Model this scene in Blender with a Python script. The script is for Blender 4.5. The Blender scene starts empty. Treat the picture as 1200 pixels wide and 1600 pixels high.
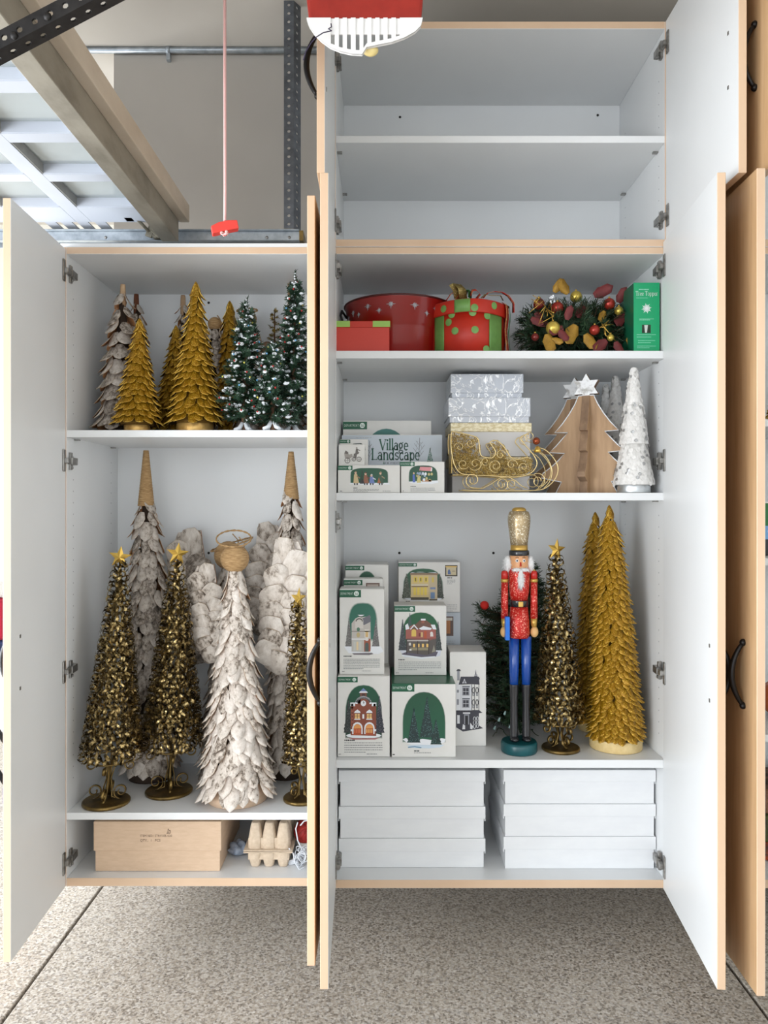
import bpy, math, random
from mathutils import Vector, Matrix, Euler
random.seed(11)
PI = math.pi
SC = bpy.context.scene
COL = SC.collection
CZ = 1.207                       # eye height above the garage floor

# ------------------------------------------------------------------ camera, sky, lights, exposure
cam_data = bpy.data.cameras.new('camera'); cam = bpy.data.objects.new('camera', cam_data); COL.objects.link(cam)
cam.location = (0, 0, CZ); cam.rotation_euler = (PI/2, 0, 0)
cam_data.sensor_fit = 'VERTICAL'; cam_data.sensor_height = 36; cam_data.lens = 27.0
cam_data.shift_y = -10/1600; cam_data.clip_start = 0.02
SC.camera = cam
wd = bpy.data.worlds.new('sky'); SC.world = wd; wd.use_nodes = True
bg = wd.node_tree.nodes['Background']; bg.inputs[0].default_value = (0.90, 0.95, 1.0, 1); bg.inputs[1].default_value = 2.5
def area(name, loc, aim, sx, sy, power, color):
    l = bpy.data.lights.new(name, 'AREA'); l.shape = 'RECTANGLE'; l.size = sx; l.size_y = sy; l.energy = power; l.color = color
    o = bpy.data.objects.new(name, l); COL.objects.link(o); o.location = loc
    o.rotation_euler = (Vector(aim)-Vector(loc)).to_track_quat('-Z', 'Y').to_euler(); return o
# daylight through the open garage doorway on the left
area('doorway_daylight', (-2.65, 0.4, 0.85), (0, 0.4, 0.75), 6.0, 1.5, 250, (0.93, 0.965, 1.0))
SC.view_settings.view_transform = 'Standard'; SC.view_settings.look = 'None'
SC.view_settings.gamma = 1; SC.view_settings.use_curve_mapping = False
SC.view_settings.exposure = 0.05

# ------------------------------------------------------------------ helpers
def lin(c): c /= 255.0; return c/12.92 if c <= 0.04045 else ((c+0.055)/1.055)**2.4
def S(r, g, b): return (lin(r), lin(g), lin(b), 1)
def X(px, d): return (px-600)*d/1200
def Z(py, d): return CZ+(790-py)*d/1200
def W(px, py, d): return Vector((X(px, d), d, Z(py, d)))

class MB:
    """collects faces and links them as one mesh object"""
    def __init__(s): s.v = []; s.f = []; s.m = []; s.s = []
    def face(s, idx, m=0, sm=False): s.f.append(tuple(idx)); s.m.append(m); s.s.append(sm)
    def poly(s, pts, m=0):
        n = len(s.v); s.v += [tuple(p) for p in pts]; s.face(range(n, n+len(pts)), m)
    def box(s, x0, x1, y0, y1, z0, z1, m=0, front=None, top=None, left=None, right=None, bottom=None, back=None):
        n = len(s.v)
        s.v += [(x0,y0,z0),(x1,y0,z0),(x1,y1,z0),(x0,y1,z0),(x0,y0,z1),(x1,y0,z1),(x1,y1,z1),(x0,y1,z1)]
        for ix, mm in (((0,3,2,1),bottom),((4,5,6,7),top),((0,1,5,4),front),((1,2,6,5),right),((2,3,7,6),back),((3,0,4,7),left)):
            s.face([n+i for i in ix], m if mm is None else mm)
        return s
    def obox(s, c, ax, ay, az, hx, hy, hz, m=0):
        n = len(s.v); c = Vector(c); ax = Vector(ax).normalized()*hx; ay = Vector(ay).normalized()*hy; az = Vector(az).normalized()*hz
        for sz in (-1,1):
            for sx, sy in ((-1,-1),(1,-1),(1,1),(-1,1)): s.v.append(tuple(c+ax*sx+ay*sy+az*sz))
        for ix in ((0,3,2,1),(4,5,6,7),(0,1,5,4),(1,2,6,5),(2,3,7,6),(3,0,4,7)): s.face([n+i for i in ix], m)
        return s
    def lathe(s, prof, seg=24, m=0, c=(0,0,0), sm=True, mats=None, sx=1, sy=1):
        n = len(s.v); k = len(prof)
        for r, z in prof:
            for j in range(seg):
                a = 2*PI*j/seg; s.v.append((c[0]+r*math.cos(a)*sx, c[1]+r*math.sin(a)*sy, c[2]+z))
        for i in range(k-1):
            for j in range(seg):
                j2 = (j+1) % seg
                s.face((n+i*seg+j, n+i*seg+j2, n+(i+1)*seg+j2, n+(i+1)*seg+j), mats[i] if mats else m, sm)
        if prof[0][0] > 1e-6: s.face([n+j for j in range(seg)][::-1], mats[0] if mats else m)
        if prof[-1][0] > 1e-6: s.face([n+(k-1)*seg+j for j in range(seg)], mats[-1] if mats else m)
        return s
    def ball(s, c, r, m=0, seg=14, rings=9, sc=(1,1,1)):
        prof = [(max(1e-5, math.sin(PI*i/rings))*r, -math.cos(PI*i/rings)*r*sc[2]) for i in range(rings+1)]
        return s.lathe(prof, seg, m, c, True, None, sc[0], sc[1])
    def tube(s, pts, r, seg=6, m=0, closed=False, sm=True):
        pts = [Vector(p) for p in pts]; k = len(pts); n = len(s.v)
        up = Vector((0.123, 0.31, 0.94)); prev = None
        for i, p in enumerate(pts):
            a = pts[(i-1) % k] if (closed or i > 0) else p; b = pts[(i+1) % k] if (closed or i < k-1) else p
            t = (b-a); t = t.normalized() if t.length > 1e-9 else Vector((0,0,1))
            if prev is None:
                q = up if abs(t.dot(up)) < 0.95 else Vector((1,0,0)); u = t.cross(q).normalized()
            else:
                u = (prev-t*prev.dot(t)); u = u.normalized() if u.length > 1e-6 else t.orthogonal().normalized()
            prev = u; w = t.cross(u); rr = r[i] if isinstance(r, (list, tuple)) else r
            for j in range(seg):
                a_ = 2*PI*j/seg; s.v.append(tuple(p+u*(math.cos(a_)*rr)+w*(math.sin(a_)*rr)))
        for i in range(k if closed else k-1):
            i2 = (i+1) % k
            for j in range(seg):
                j2 = (j+1) % seg; s.face((n+i*seg+j, n+i*seg+j2, n+i2*seg+j2, n+i2*seg+j), m, sm)
        if not closed:
            s.face([n+j for j in range(seg)][::-1], m); s.face([n+(k-1)*seg+j for j in range(seg)], m)
        return s
    def ribbon(s, pts, wv, m=0):
        """flat strip along pts, half-width vector wv (one, or one per point)"""
        n = len(s.v); k = len(pts)
        for i, p in enumerate(pts):
            w = Vector(wv[i] if isinstance(wv, list) else wv); s.v.append(tuple(Vector(p)-w)); s.v.append(tuple(Vector(p)+w))
        for i in range(k-1): s.face((n+2*i, n+2*i+1, n+2*i+3, n+2*i+2), m, True)
        return s
    def prism(s, poly, y0, y1, m=0, side=None):
        """outline in (x,z), extruded from y0 (front) to y1"""
        a = sum(poly[i][0]*poly[(i+1)%len(poly)][1]-poly[(i+1)%len(poly)][0]*poly[i][1] for i in range(len(poly)))
        if a < 0: poly = poly[::-1]
        n = len(s.v); k = len(poly)
        s.v += [(x,y0,z) for x, z in poly]+[(x,y1,z) for x, z in poly]
        s.face(range(n, n+k), m); s.face(range(n+2*k-1, n+k-1, -1), m)
        for i in range(k):
            j = (i+1) % k; s.face((n+j, n+i, n+k+i, n+k+j), m if side is None else side)
        return s
    def mesh(s, name, mats):
        me = bpy.data.meshes.new(name); me.from_pydata([tuple(v) for v in s.v], [], s.f)
        for m in (mats if isinstance(mats, (list, tuple)) else [mats]): me.materials.append(m)
        me.polygons.foreach_set('material_index', s.m); me.polygons.foreach_set('use_smooth', s.s); me.update()
        return me
    def build(s, name, mats, parent=None, bevel=0, loc=(0,0,0), rot=(0,0,0), kind=None, seg=2):
        o = bpy.data.objects.new(name, s.mesh(name, mats)); COL.objects.link(o)
        o.location = loc; o.rotation_euler = rot
        if parent is not None: o.parent = parent
        if kind: o['kind'] = kind
        if bevel:
            b = o.modifiers.new('bevel', 'BEVEL'); b.width = bevel; b.segments = seg; b.limit_method = 'ANGLE'; b.angle_limit = 0.7
        return o

def tag(o, label, cat, group=None, kind=None):
    o['label'] = label; o['category'] = cat
    if group: o['group'] = group
    if kind: o['kind'] = kind
    return o
def thing(name, label, cat, loc, rotz=0, group=None):
    o = bpy.data.objects.new(name, None); COL.objects.link(o); o.empty_display_size = 0.02
    o.location = loc; o.rotation_euler = (0, 0, rotz); return tag(o, label, cat, group)
def copy_tree(o, parent=None):
    c = o.copy(); COL.objects.link(c); c.parent = parent
    for ch in o.children: copy_tree(ch, c)
    return c
def structure(o): o['kind'] = 'structure'; return o

# ------------------------------------------------------------------ materials
def newmat(name):
    m = bpy.data.materials.new(name); m.use_nodes = True; nt = m.node_tree
    return m, nt, nt.nodes['Principled BSDF']
def plain(name, col, rough=0.5, metal=0.0, spec=0.5, coat=0.0):
    m, nt, b = newmat(name); b.inputs['Base Color'].default_value = col; b.inputs['Roughness'].default_value = rough
    b.inputs['Metallic'].default_value = metal; b.inputs['Specular IOR Level'].default_value = spec; b.inputs['Coat Weight'].default_value = coat
    return m
def node(nt, t, **kw):
    n = nt.nodes.new(t)
    for k, v in kw.items():
        if k in n.inputs: n.inputs[k].default_value = v
        else: setattr(n, k, v)
    return n
def coords(nt, scale=(1,1,1), rnd=False, kind='Object'):
    tc = node(nt, 'ShaderNodeTexCoord'); mp = node(nt, 'ShaderNodeMapping'); mp.inputs['Scale'].default_value = scale
    nt.links.new(tc.outputs[kind], mp.inputs['Vector'])
    if rnd:
        oi = node(nt, 'ShaderNodeObjectInfo'); mu = node(nt, 'ShaderNodeMath', operation='MULTIPLY'); mu.inputs[1].default_value = 37.0
        nt.links.new(oi.outputs['Random'], mu.inputs[0]); nt.links.new(mu.outputs[0], mp.inputs['Location'])
    return mp.outputs[0]
def ramp(nt, fac, stops):
    r = node(nt, 'ShaderNodeValToRGB'); e = r.color_ramp.elements
    while len(e) < len(stops): e.new(0.5)
    for k, (p, c) in zip(e, stops): k.position = p; k.color = c
    nt.links.new(fac, r.inputs[0]); return r.outputs[0]
def noisy(name, stops, scale=20, detail=4, stretch=(1,1,1), rough=0.5, metal=0.0, bump=0.0, bscale=None, rnd=False, spec=0.5, nrough=0.6):
    m, nt, b = newmat(name); v = coords(nt, stretch, rnd)
    n = node(nt, 'ShaderNodeTexNoise', Scale=scale, Detail=detail, Roughness=nrough); nt.links.new(v, n.inputs['Vector'])
    nt.links.new(ramp(nt, n.outputs['Fac'], stops), b.inputs['Base Color'])
    b.inputs['Roughness'].default_value = rough; b.inputs['Metallic'].default_value = metal; b.inputs['Specular IOR Level'].default_value = spec
    if bump:
        n2 = n
        if bscale:
            n2 = node(nt, 'ShaderNodeTexNoise', Scale=bscale, Detail=3.0); nt.links.new(v, n2.inputs['Vector'])
        bp = node(nt, 'ShaderNodeBump', Strength=bump, Distance=0.002); nt.links.new(n2.outputs['Fac'], bp.inputs['Height']); nt.links.new(bp.outputs[0], b.inputs['Normal'])
    return m
def glitter(name, c0, c1, scale=700, metal=0.5, rough=0.4, rnd=True, bump=0.35, stretch=(1,1,1)):
    """base colour flecked by tiny facets"""
    m, nt, b = newmat(name); v = coords(nt, stretch, rnd)
    vo = node(nt, 'ShaderNodeTexVoronoi', Scale=scale); nt.links.new(v, vo.inputs['Vector'])
    sp = node(nt, 'ShaderNodeSeparateColor'); nt.links.new(vo.outputs['Color'], sp.inputs[0])
    nt.links.new(ramp(nt, sp.outputs[0], [(0.0, c0), (0.78, c0), (0.97, c1)]), b.inputs['Base Color'])
    b.inputs['Metallic'].default_value = metal; b.inputs['Roughness'].default_value = rough
    n = node(nt, 'ShaderNodeTexNoise', Scale=90.0, Detail=4.0); nt.links.new(v, n.inputs['Vector'])
    ad = node(nt, 'ShaderNodeMath', operation='ADD'); nt.links.new(sp.outputs[1], ad.inputs[0]); nt.links.new(n.outputs['Fac'], ad.inputs[1])
    bp = node(nt, 'ShaderNodeBump', Strength=bump, Distance=0.001); nt.links.new(ad.outputs[0], bp.inputs['Height']); nt.links.new(bp.outputs[0], b.inputs['Normal'])
    return m
M = {}
M['white'] = noisy('white_laminate', [(0.3, S(226,228,229)), (0.7, S(231,233,234))], 3, 2, rough=0.38, spec=0.4)
M['maple_edge'] = noisy('maple_edge', [(0.3, S(214,183,153)), (0.7, S(222,193,164))], 6, 3, (1,1,0.3), rough=0.45)
M['maple'] = noisy('maple_veneer', [(0.25, S(178,143,104)), (0.5, S(192,157,117)), (0.75, S(201,168,129))], 9, 5, (9,9,0.55), rough=0.42)
M['black_iron'] = plain('black_iron', S(34,32,32), 0.35, 0.6)
M['nickel'] = noisy('nickel', [(0.3, S(120,118,114)), (0.7, S(176,174,170))], 60, 2, rough=0.35, metal=0.85)
M['hole'] = plain('drilled_hole', S(28,26,26), 0.8)
M['pin'] = plain('peg_hole', S(138,140,142), 0.8)  # grey stands for the shade inside the holes, laid on flat discs
M['wall'] = noisy('painted_drywall', [(0.3, S(172,166,158)), (0.7, S(177,171,163))], 4, 3, rough=0.85, bump=0.05, bscale=220)
M['wall_white'] = noisy('white_drywall', [(0.3, S(226,224,214)), (0.7, S(232,230,221))], 4, 3, rough=0.85)
M['ceiling'] = noisy('ceiling_drywall', [(0.3, S(196,189,179)), (0.7, S(201,195,186))], 3, 3, rough=0.9)
M['galv'] = noisy('galvanised_steel', [(0.3, S(150,158,165)), (0.7, S(186,193,199))], 35, 3, rough=0.38, metal=0.75)
M['dark_steel'] = noisy('dark_perforated_steel', [(0.3, S(80,83,88)), (0.7, S(104,108,114))], 40, 3, rough=0.5, metal=0.5)
M['black_steel'] = noisy('black_perforated_steel', [(0.3, S(26,25,26)), (0.7, S(46,44,44))], 60, 3, rough=0.5, metal=0.4)
M['strut'] = noisy('weathered_strut', [(0.25, S(112,107,96)), (0.5, S(146,141,129)), (0.75, S(160,155,143))], 12, 6, (1,0.5,1), rough=0.6, metal=0.25)
M['strut_pale'] = noisy('pale_strut_flange', [(0.2, S(176,163,145)), (0.5, S(196,184,168)), (0.8, S(206,196,181))], 10, 5, (1,0.5,1), rough=0.6)
M['door_white'] = noisy('white_door_paint', [(0.3, S(176,182,193)), (0.7, S(184,190,200))], 5, 2, rough=0.5)
M['shaded_reveal'] = noisy('shaded_window_reveal', [(0.3, S(140,140,137)), (0.7, S(164,164,161))], 14, 4, rough=0.6)  # white paint greyed for the shade on the left reveals, plus weathered mottling
M['red_plastic'] = plain('red_plastic', S(226,62,52), 0.4)
M['opener_red'] = noisy('opener_red', [(0.3, S(150,34,24)), (0.7, S(166,42,30))], 30, 3, rough=0.45)
M['opener_white'] = plain('white_plastic', S(240,240,240), 0.4)
M['bulb'] = plain('cream_lens', S(226,206,140), 0.4)
M['wire'] = plain('thin_wire', S(52,42,72), 0.5)
M['dark_gap'] = plain('joint_filler', S(46,40,38), 0.9)
def glass():
    m, nt, b = newmat('window_glass'); b.inputs['Base Color'].default_value = (0.55,0.60,0.62,1); b.inputs['Roughness'].default_value = 0.04
    b.inputs['Transmission Weight'].default_value = 0.55; b.inputs['IOR'].default_value = 1.05; return m
M['glass'] = glass()
def floor_mat():
    m, nt, b = newmat('epoxy_flake_floor'); v = coords(nt)
    vo = node(nt, 'ShaderNodeTexVoronoi', Scale=185.0); nt.links.new(v, vo.inputs['Vector'])
    nz = node(nt, 'ShaderNodeTexNoise', Scale=150.0, Detail=5.0, Roughness=0.75); nt.links.new(v, nz.inputs['Vector'])
    sp = node(nt, 'ShaderNodeSeparateColor'); nt.links.new(vo.outputs['Color'], sp.inputs[0])
    a = ramp(nt, sp.outputs[0], [(0.0, S(52,43,36)), (0.18, S(78,67,56)), (0.26, S(146,134,120)), (0.55, S(172,162,149)), (0.85, S(210,205,198)), (1.0, S(128,126,128))])
    c = ramp(nt, nz.outputs['Fac'], [(0.36, S(58,49,41)), (0.44, S(156,146,133)), (0.57, S(182,174,164)), (0.66, S(232,230,227))])
    mx = node(nt, 'ShaderNodeMix', data_type='RGBA', blend_type='MIX'); mx.inputs[0].default_value = 0.5
    nt.links.new(a, mx.inputs[6]); nt.links.new(c, mx.inputs[7]); nt.links.new(mx.outputs[2], b.inputs['Base Color'])
    b.inputs['Roughness'].default_value = 0.42; b.inputs['Specular IOR Level'].default_value = 0.35
    return m
M['floor'] = floor_mat()
def bark(name, stops, scale=45, glit=0.0):
    m, nt, b = newmat(name); v = coords(nt, (1,1,0.8), True)
    n = node(nt, 'ShaderNodeTexNoise', Scale=float(scale), Detail=6.0, Roughness=0.7); nt.links.new(v, n.inputs['Vector'])
    oi = node(nt, 'ShaderNodeObjectInfo'); ma = node(nt, 'ShaderNodeMath', operation='MULTIPLY_ADD'); ma.inputs[1].default_value = 0.20; ma.inputs[2].default_value = -0.07
    nt.links.new(oi.outputs['Random'], ma.inputs[0]); ad = node(nt, 'ShaderNodeMath', operation='ADD')
    nt.links.new(ma.outputs[0], ad.inputs[0]); nt.links.new(n.outputs['Fac'], ad.inputs[1])
    nt.links.new(ramp(nt, ad.outputs[0], stops), b.inputs['Base Color']); b.inputs['Roughness'].default_value = 0.7
    bp = node(nt, 'ShaderNodeBump', Strength=0.4, Distance=0.0015); nt.links.new(n.outputs['Fac'], bp.inputs['Height']); nt.links.new(bp.outputs[0], b.inputs['Normal'])
    return m
M['birch'] = bark('birch_bark', [(0.30, S(70,60,52)), (0.40, S(140,127,114)), (0.48, S(204,193,181)), (0.72, S(236,228,219))], 75)
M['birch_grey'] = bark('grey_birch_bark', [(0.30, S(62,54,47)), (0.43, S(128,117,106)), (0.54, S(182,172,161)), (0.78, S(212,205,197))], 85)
M['bark_back'] = noisy('bark_inside', [(0.3, S(150,98,60)), (0.7, S(196,140,94))], 30, 3, rough=0.8)
M['bark_rim'] = plain('bark_rim', S(196,176,152), 0.8)
M['rope'] = noisy('twine', [(0.3, S(132,100,62)), (0.55, S(176,142,98)), (0.8, S(204,174,128))], 60, 4, (1,1,9), rough=0.85, bump=0.6)
M['gold_leaf'] = glitter('gold_glitter_leaf', S(154,111,10), S(230,190,72), 520, 0.35, 0.42)
M['gold_rim'] = plain('gold_leaf_rim', S(226,188,84), 0.4, 0.4)
M['gold_back'] = plain('gold_leaf_back', S(98,66,14), 0.6, 0.2)
M['gold_paper'] = noisy('gold_wrapped_base', [(0.3, S(170,124,56)), (0.7, S(226,186,112))], 30, 4, rough=0.35, metal=0.5, bump=0.4)
M['base_cream'] = noisy('pale_gold_base', [(0.3, S(208,180,120)), (0.7, S(228,204,150))], 40, 3, rough=0.6)
M['cardboard'] = noisy('brown_cardboard', [(0.3, S(206,178,150)), (0.7, S(216,189,162))], 30, 3, (1,1,4), rough=0.8)
M['core_dark'] = plain('dark_core', S(58,44,34), 0.9)
M['core_gold'] = plain('gold_core', S(110,78,14), 0.8)
M['bronze'] = noisy('antique_brass_curl', [(0.35, S(60,50,32)), (0.50, S(120,101,62)), (0.66, S(232,206,146))], 60, 3, rough=0.24, metal=0.9)
M['bronze_dark'] = noisy('antique_brass', [(0.3, S(84,68,40)), (0.6, S(142,118,70)), (0.8, S(196,168,104))], 22, 4, rough=0.36, metal=0.9)
M['star_gold'] = plain('gold_star', S(222,184,92), 0.28, 0.9)

# ------------------------------------------------------------------ the garage shell
F, B, T = 2.10, 2.503, 0.018         # cabinet front plane, cabinet back plane, board thickness
WALLY = 2.53
def shell(name, a, m): return structure(MB().box(*a).build(name, m))
JL, JR, JW = -0.893, 0.905, 0.004
fl = structure(MB().box(-6, 3.2, -4, 4.2, -0.12, -0.02).build('floor', M['dark_gap']))
for x0, x1 in ((-6, JL-JW), (JL+JW, JR-JW), (JR+JW, 3.2)):
    MB().box(x0, x1, -4, 4.1 if x1 < 0 else WALLY, -0.02, 0).build('floor_slab', M['floor'], fl, 0.003)
shell('wall_back', (-0.89, 3.2, WALLY, WALLY+0.12, 0, 2.72), M['wall'])
shell('wall_left', (-6, -0.5, 4.1, 4.22, 0, 2.72), M['wall_white'])
shell('ceiling', (-3.3, 3.2, -3.6, 4.2, 2.707, 2.82), M['ceiling'])
shell('wall_right', (3.1, 3.2, -4, WALLY, 0, 2.72), M['wall_white'])

# ------------------------------------------------------------------ cabinets
WM = [M['white'], M['maple_edge'], M['maple']]
def panel(par, name, a, edge=True, **kw):
    kw.setdefault('front', 1 if edge else 0)
    return MB().box(*a, 0, **kw).build(name, WM, par, 0.0008, seg=1)
def arch_handle(par, x, z, side, y):
    """black arched pull on the outer face of a door; side = outward direction in the door's own y"""
    mb = MB(); pts = []; n = 14
    for i in range(n+1):
        t = i/n; pts.append((x, y+side*(0.002+0.026*math.sin(PI*t)**0.8), z-0.07+0.14*t))
    mb.tube(pts, [0.0045+0.0025*math.sin(PI*i/n) for i in range(n+1)], 8)
    for e in (-1, 1): mb.ball((x, y+side*0.003, z+e*0.07), 0.008, 0, 8, 6)
    return mb.build('handle', M['black_iron'], par)
def hinge(par, z, s):
    """cup hinge between door (local x=0) and carcass; s = +1 inner face towards +y (left doors), -1 (right doors)"""
    mb = MB()
    y0 = 0.0005*s
    def bx(x0, x1, ya, yb, za, zb):
        ya, yb = sorted((ya*s, yb*s)); mb.box(x0, x1, ya, yb, z+za, z+zb)
    bx(0.010, 0.026, 0.0003, 0.004, -0.030, 0.030)       # cup flange
    bx(-0.012, 0.018, 0.003, 0.013, -0.007, 0.007)        # arm over the edge
    bx(-0.050, -0.008, 0.0035, 0.016, -0.010, 0.010)      # arm body
    bx(-0.030, -0.014, 0.0003, 0.009, -0.024, 0.024)      # mounting wings
    mb.tube([(-0.022, 0.010*s, z-0.018), (-0.022, 0.013*s, z-0.018)], 0.004, 8)
    return mb.build('hinge', M['nickel'], par, 0.0012, seg=1)
def door(par, hx, z0, z1, width, lean, left, hinges, handle_z=None, handle=True, screws=True, inner=None):
    """left: hinged on the left of its opening, inner face towards +x"""
    ang = math.atan2(-math.cos(lean), math.sin(lean))
    mb = MB()
    y0, y1 = ((-T, 0) if left else (0, T))
    mb.box(0, width, y0, y1, z0, z1, 1, front=2 if left else 0, back=0 if left else 2)
    d = mb.build('door', WM, par, 0.001, (hx, F-0.001, 0), (0, 0, ang), seg=1)
    s = 1 if left else -1
    for h in hinges: hinge(d, h, s)
    if handle_z is not None:
        if handle: arch_handle(d, width-0.062, handle_z, -s, -T*s)
        if screws:
            for e in (-0.061, 0.061):
                sm = MB(); sm.box(width-0.053, width-0.047, min(0, s*0.0012), max(0, s*0.0012), handle_z+e-0.004, handle_z+e+0.004); sm.build('handle_screw', M['nickel'], d)
    return d
def peg_holes(par, xs, side, ranges):
    """rows of 5 mm shelf-pin holes on a side panel, flat discs with the recess shade in their grey"""
    mb = MB()
    for y in xs:
        for za, zb in ranges:
            z = za
            while z < zb:
                n = len(mb.v)
                for j in range(6):
                    a = PI*j/3; mb.v.append((side[0]+side[1]*0.0004, y+0.0019*math.cos(a), z+0.0019*math.sin(a)))
                mb.face(range(n, n+6) if side[1] < 0 else range(n+5, n-1, -1)); z += 0.032
    return mb.build('peg_holes', M['pin'], par, kind='stuff')
def back_screws(par, pts):
    for px, py in pts:
        MB().ball(W(px, py, B-0.0005), 0.0042, 0, 8, 6, (1, 0.3, 1)).build('wall_screw', M['hole'], par)
def shelf_clips(par, xs, z):
    for x, s in xs:
        for y in (F+0.055, B-0.06):
            MB().box(min(x, x+s*0.014), max(x, x+s*0.014), y-0.006, y+0.006, z-0.0035, z).build('shelf_clip', M['nickel'], par)

L0, L1 = -0.868, -0.172; R0, R1 = -0.1314, 0.768
zl = lambda y: Z(y, F)
# left cabinet
cl = thing('storage_cabinet', 'lower white cabinet at the left, open doors, filled with bark angels and leaf trees', 'cabinet', (0,0,0))
LZ0, LZ1 = zl(1385), zl(386)
panel(cl, 'side_panel', (L0-T, L0, F, B+T, LZ0, LZ1)); panel(cl, 'side_panel', (L1, L1+T, F, B+T, LZ0, LZ1))
panel(cl, 'back_panel', (L0, L1, B, B+T, LZ0, LZ1), False)
panel(cl, 'top_panel', (L0, L1, F, B, zl(397), LZ1)); panel(cl, 'bottom_panel', (L0, L1, F, B, LZ0, zl(1372)))
panel(cl, 'top_board', (L0-T, L1+T, F+0.002, B+T, LZ1+0.0005, zl(379.5)), False)
ZA, ZB, ZLB = zl(672), zl(1270), zl(1372)
panel(cl, 'shelf', (L0, L1, F, B, zl(683), ZA), False); panel(cl, 'shelf', (L0, L1, F, B, zl(1281), ZB), False)
door(cl, L0-0.002, zl(1385), zl(389), 0.348, 0.055, True, [zl(425), zl(720), zl(1048), zl(1345)], zl(1000))
door(cl, L1+0.0115+T*0-0.012, zl(1385), zl(389), 0.362, -0.004, False, [zl(425), zl(720), zl(1048), zl(1345)], zl(1000), handle=False)
peg_holes(cl, (F+0.045, B-0.06), (L0, 1), ((ZB+0.08, ZA-0.06), (ZA+0.05, LZ1-0.12)))
shelf_clips(cl, ((L0, 1), (L1, -1)), zl(684))
back_screws(cl, ((326, 473), (326, 864)))
# right lower cabinet
cr = thing('storage_cabinet', 'tall white cabinet in the middle, both doors open, holding boxes and a nutcracker', 'cabinet', (0,0,0))
RZ0, RZ1, RZT = zl(1388), zl(386.3), zl(1375)
panel(cr, 'side_panel', (R0-T, R0, F, B+T, RZ0, RZ1)); panel(cr, 'side_panel', (R1, R1+T, F, B+T, RZ0, RZ1))
panel(cr, 'back_panel', (R0, R1, B, B+T, RZ0, RZ1), False)
panel(cr, 'top_panel', (R0, R1, F, B, zl(397), RZ1)); panel(cr, 'bottom_panel', (R0, R1, F, B, RZ0, RZT))
S1, S2, S3 = zl(548), zl(770), zl(1187.5)
for z, t in ((S1, 0.021), (S2, 0.021), (S3, 0.022)):
    panel(cr, 'shelf', (R0, R1, F, B, z-t, z), False); shelf_clips(cr, ((R0, 1), (R1, -1)), z-t-0.0005)
door(cr, R1-0.005, RZ0, zl(378.5), 0.441, -0.097, False, [zl(418), zl(720), zl(1050), zl(1350)], zl(1003))
door(cr, R0-0.001, RZ0, zl(378.5), 0.438, 0.028, True, [zl(418), zl(815), zl(1350)], zl(1003))
peg_holes(cr, (F+0.045, B-0.06), (R1, -1), ((S3+0.06, S2-0.06), (S2+0.05, S1-0.05)))
back_screws(cr, ((624, 864), (771, 864)))
# right upper cabinet
cu = thing('overhead_cabinet', 'empty white cabinet with one shelf stacked on the tall middle cabinet', 'cabinet', (0,0,0))
UZ0, UZ1 = zl(385.7), zl(33.5)
panel(cu, 'side_panel', (R0-T, R0, F, B+T, UZ0, UZ1)); panel(cu, 'side_panel', (R1, R1+T, F, B+T, UZ0, UZ1))
panel(cu, 'back_panel', (R0, R1, B, B+T, UZ0, UZ1), False)
panel(cu, 'top_panel', (R0, R1, F, B, zl(45), UZ1)); panel(cu, 'bottom_panel', (R0, R1, F, B, UZ0, zl(374)))
panel(cu, 'shelf', (R0, R1, F, B, zl(223), zl(212)), False); shelf_clips(cu, ((R0, 1), (R1, -1)), zl(223.5))
door(cu, R1+0.002, zl(376), UZ1, 0.428, 0.004, False, [zl(72), zl(340)], zl(220), handle=False)
door(cu, R0-0.002, zl(376), UZ1, 0.428, 0.012, True, [zl(90), zl(348)], zl(222))
peg_holes(cu, (F+0.045, B-0.06), (R1, -1), ((zl(340), zl(235)), (zl(205), zl(110))))
back_screws(cu, ((625, 183), (934, 180)))
# third cabinet, right edge of the picture
Q0, Q1 = 0.812, 1.55
ct = thing('storage_cabinet', 'cabinet at the right edge seen mostly as its maple outer door with arched black pull', 'cabinet', (0,0,0))
panel(ct, 'side_panel', (Q0, Q0+T, F, B+T, RZ0, RZ1)); panel(ct, 'side_panel', (Q1-T, Q1, F, B+T, RZ0, RZ1))
panel(ct, 'back_panel', (Q0+T, Q1-T, B, B+T, RZ0, RZ1), False)
panel(ct, 'top_panel', (Q0+T, Q1-T, F, B, zl(397), RZ1)); panel(ct, 'bottom_panel', (Q0+T, Q1-T, F, B, RZ0, RZT))
QS = [zl(y) for y in (655, 872, 1148)]
for z in QS: panel(ct, 'shelf', (Q0+T, Q1-T, F, B, z-0.02, z), False)
door(ct, Q0+T, RZ0, zl(378.5), 0.462, -0.036, True, [zl(420), zl(1050)], zl(1003))
cv = thing('overhead_cabinet', 'upper cabinet at the right edge with maple door and high arched black pull', 'cabinet', (0,0,0))
panel(cv, 'side_panel', (Q0, Q0+T, F, B+T, UZ0, UZ1)); panel(cv, 'side_panel', (Q1-T, Q1, F, B+T, UZ0, UZ1))
panel(cv, 'back_panel', (Q0+T, Q1-T, B, B+T, UZ0, UZ1), False)
panel(cv, 'top_panel', (Q0+T, Q1-T, F, B, zl(45), UZ1)); panel(cv, 'bottom_panel', (Q0+T, Q1-T, F, B, UZ0, zl(374)))
door(cv, Q0+T, zl(377), UZ1, 0.462, 0.026, True, [zl(72), zl(340)], zl(222))

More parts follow.
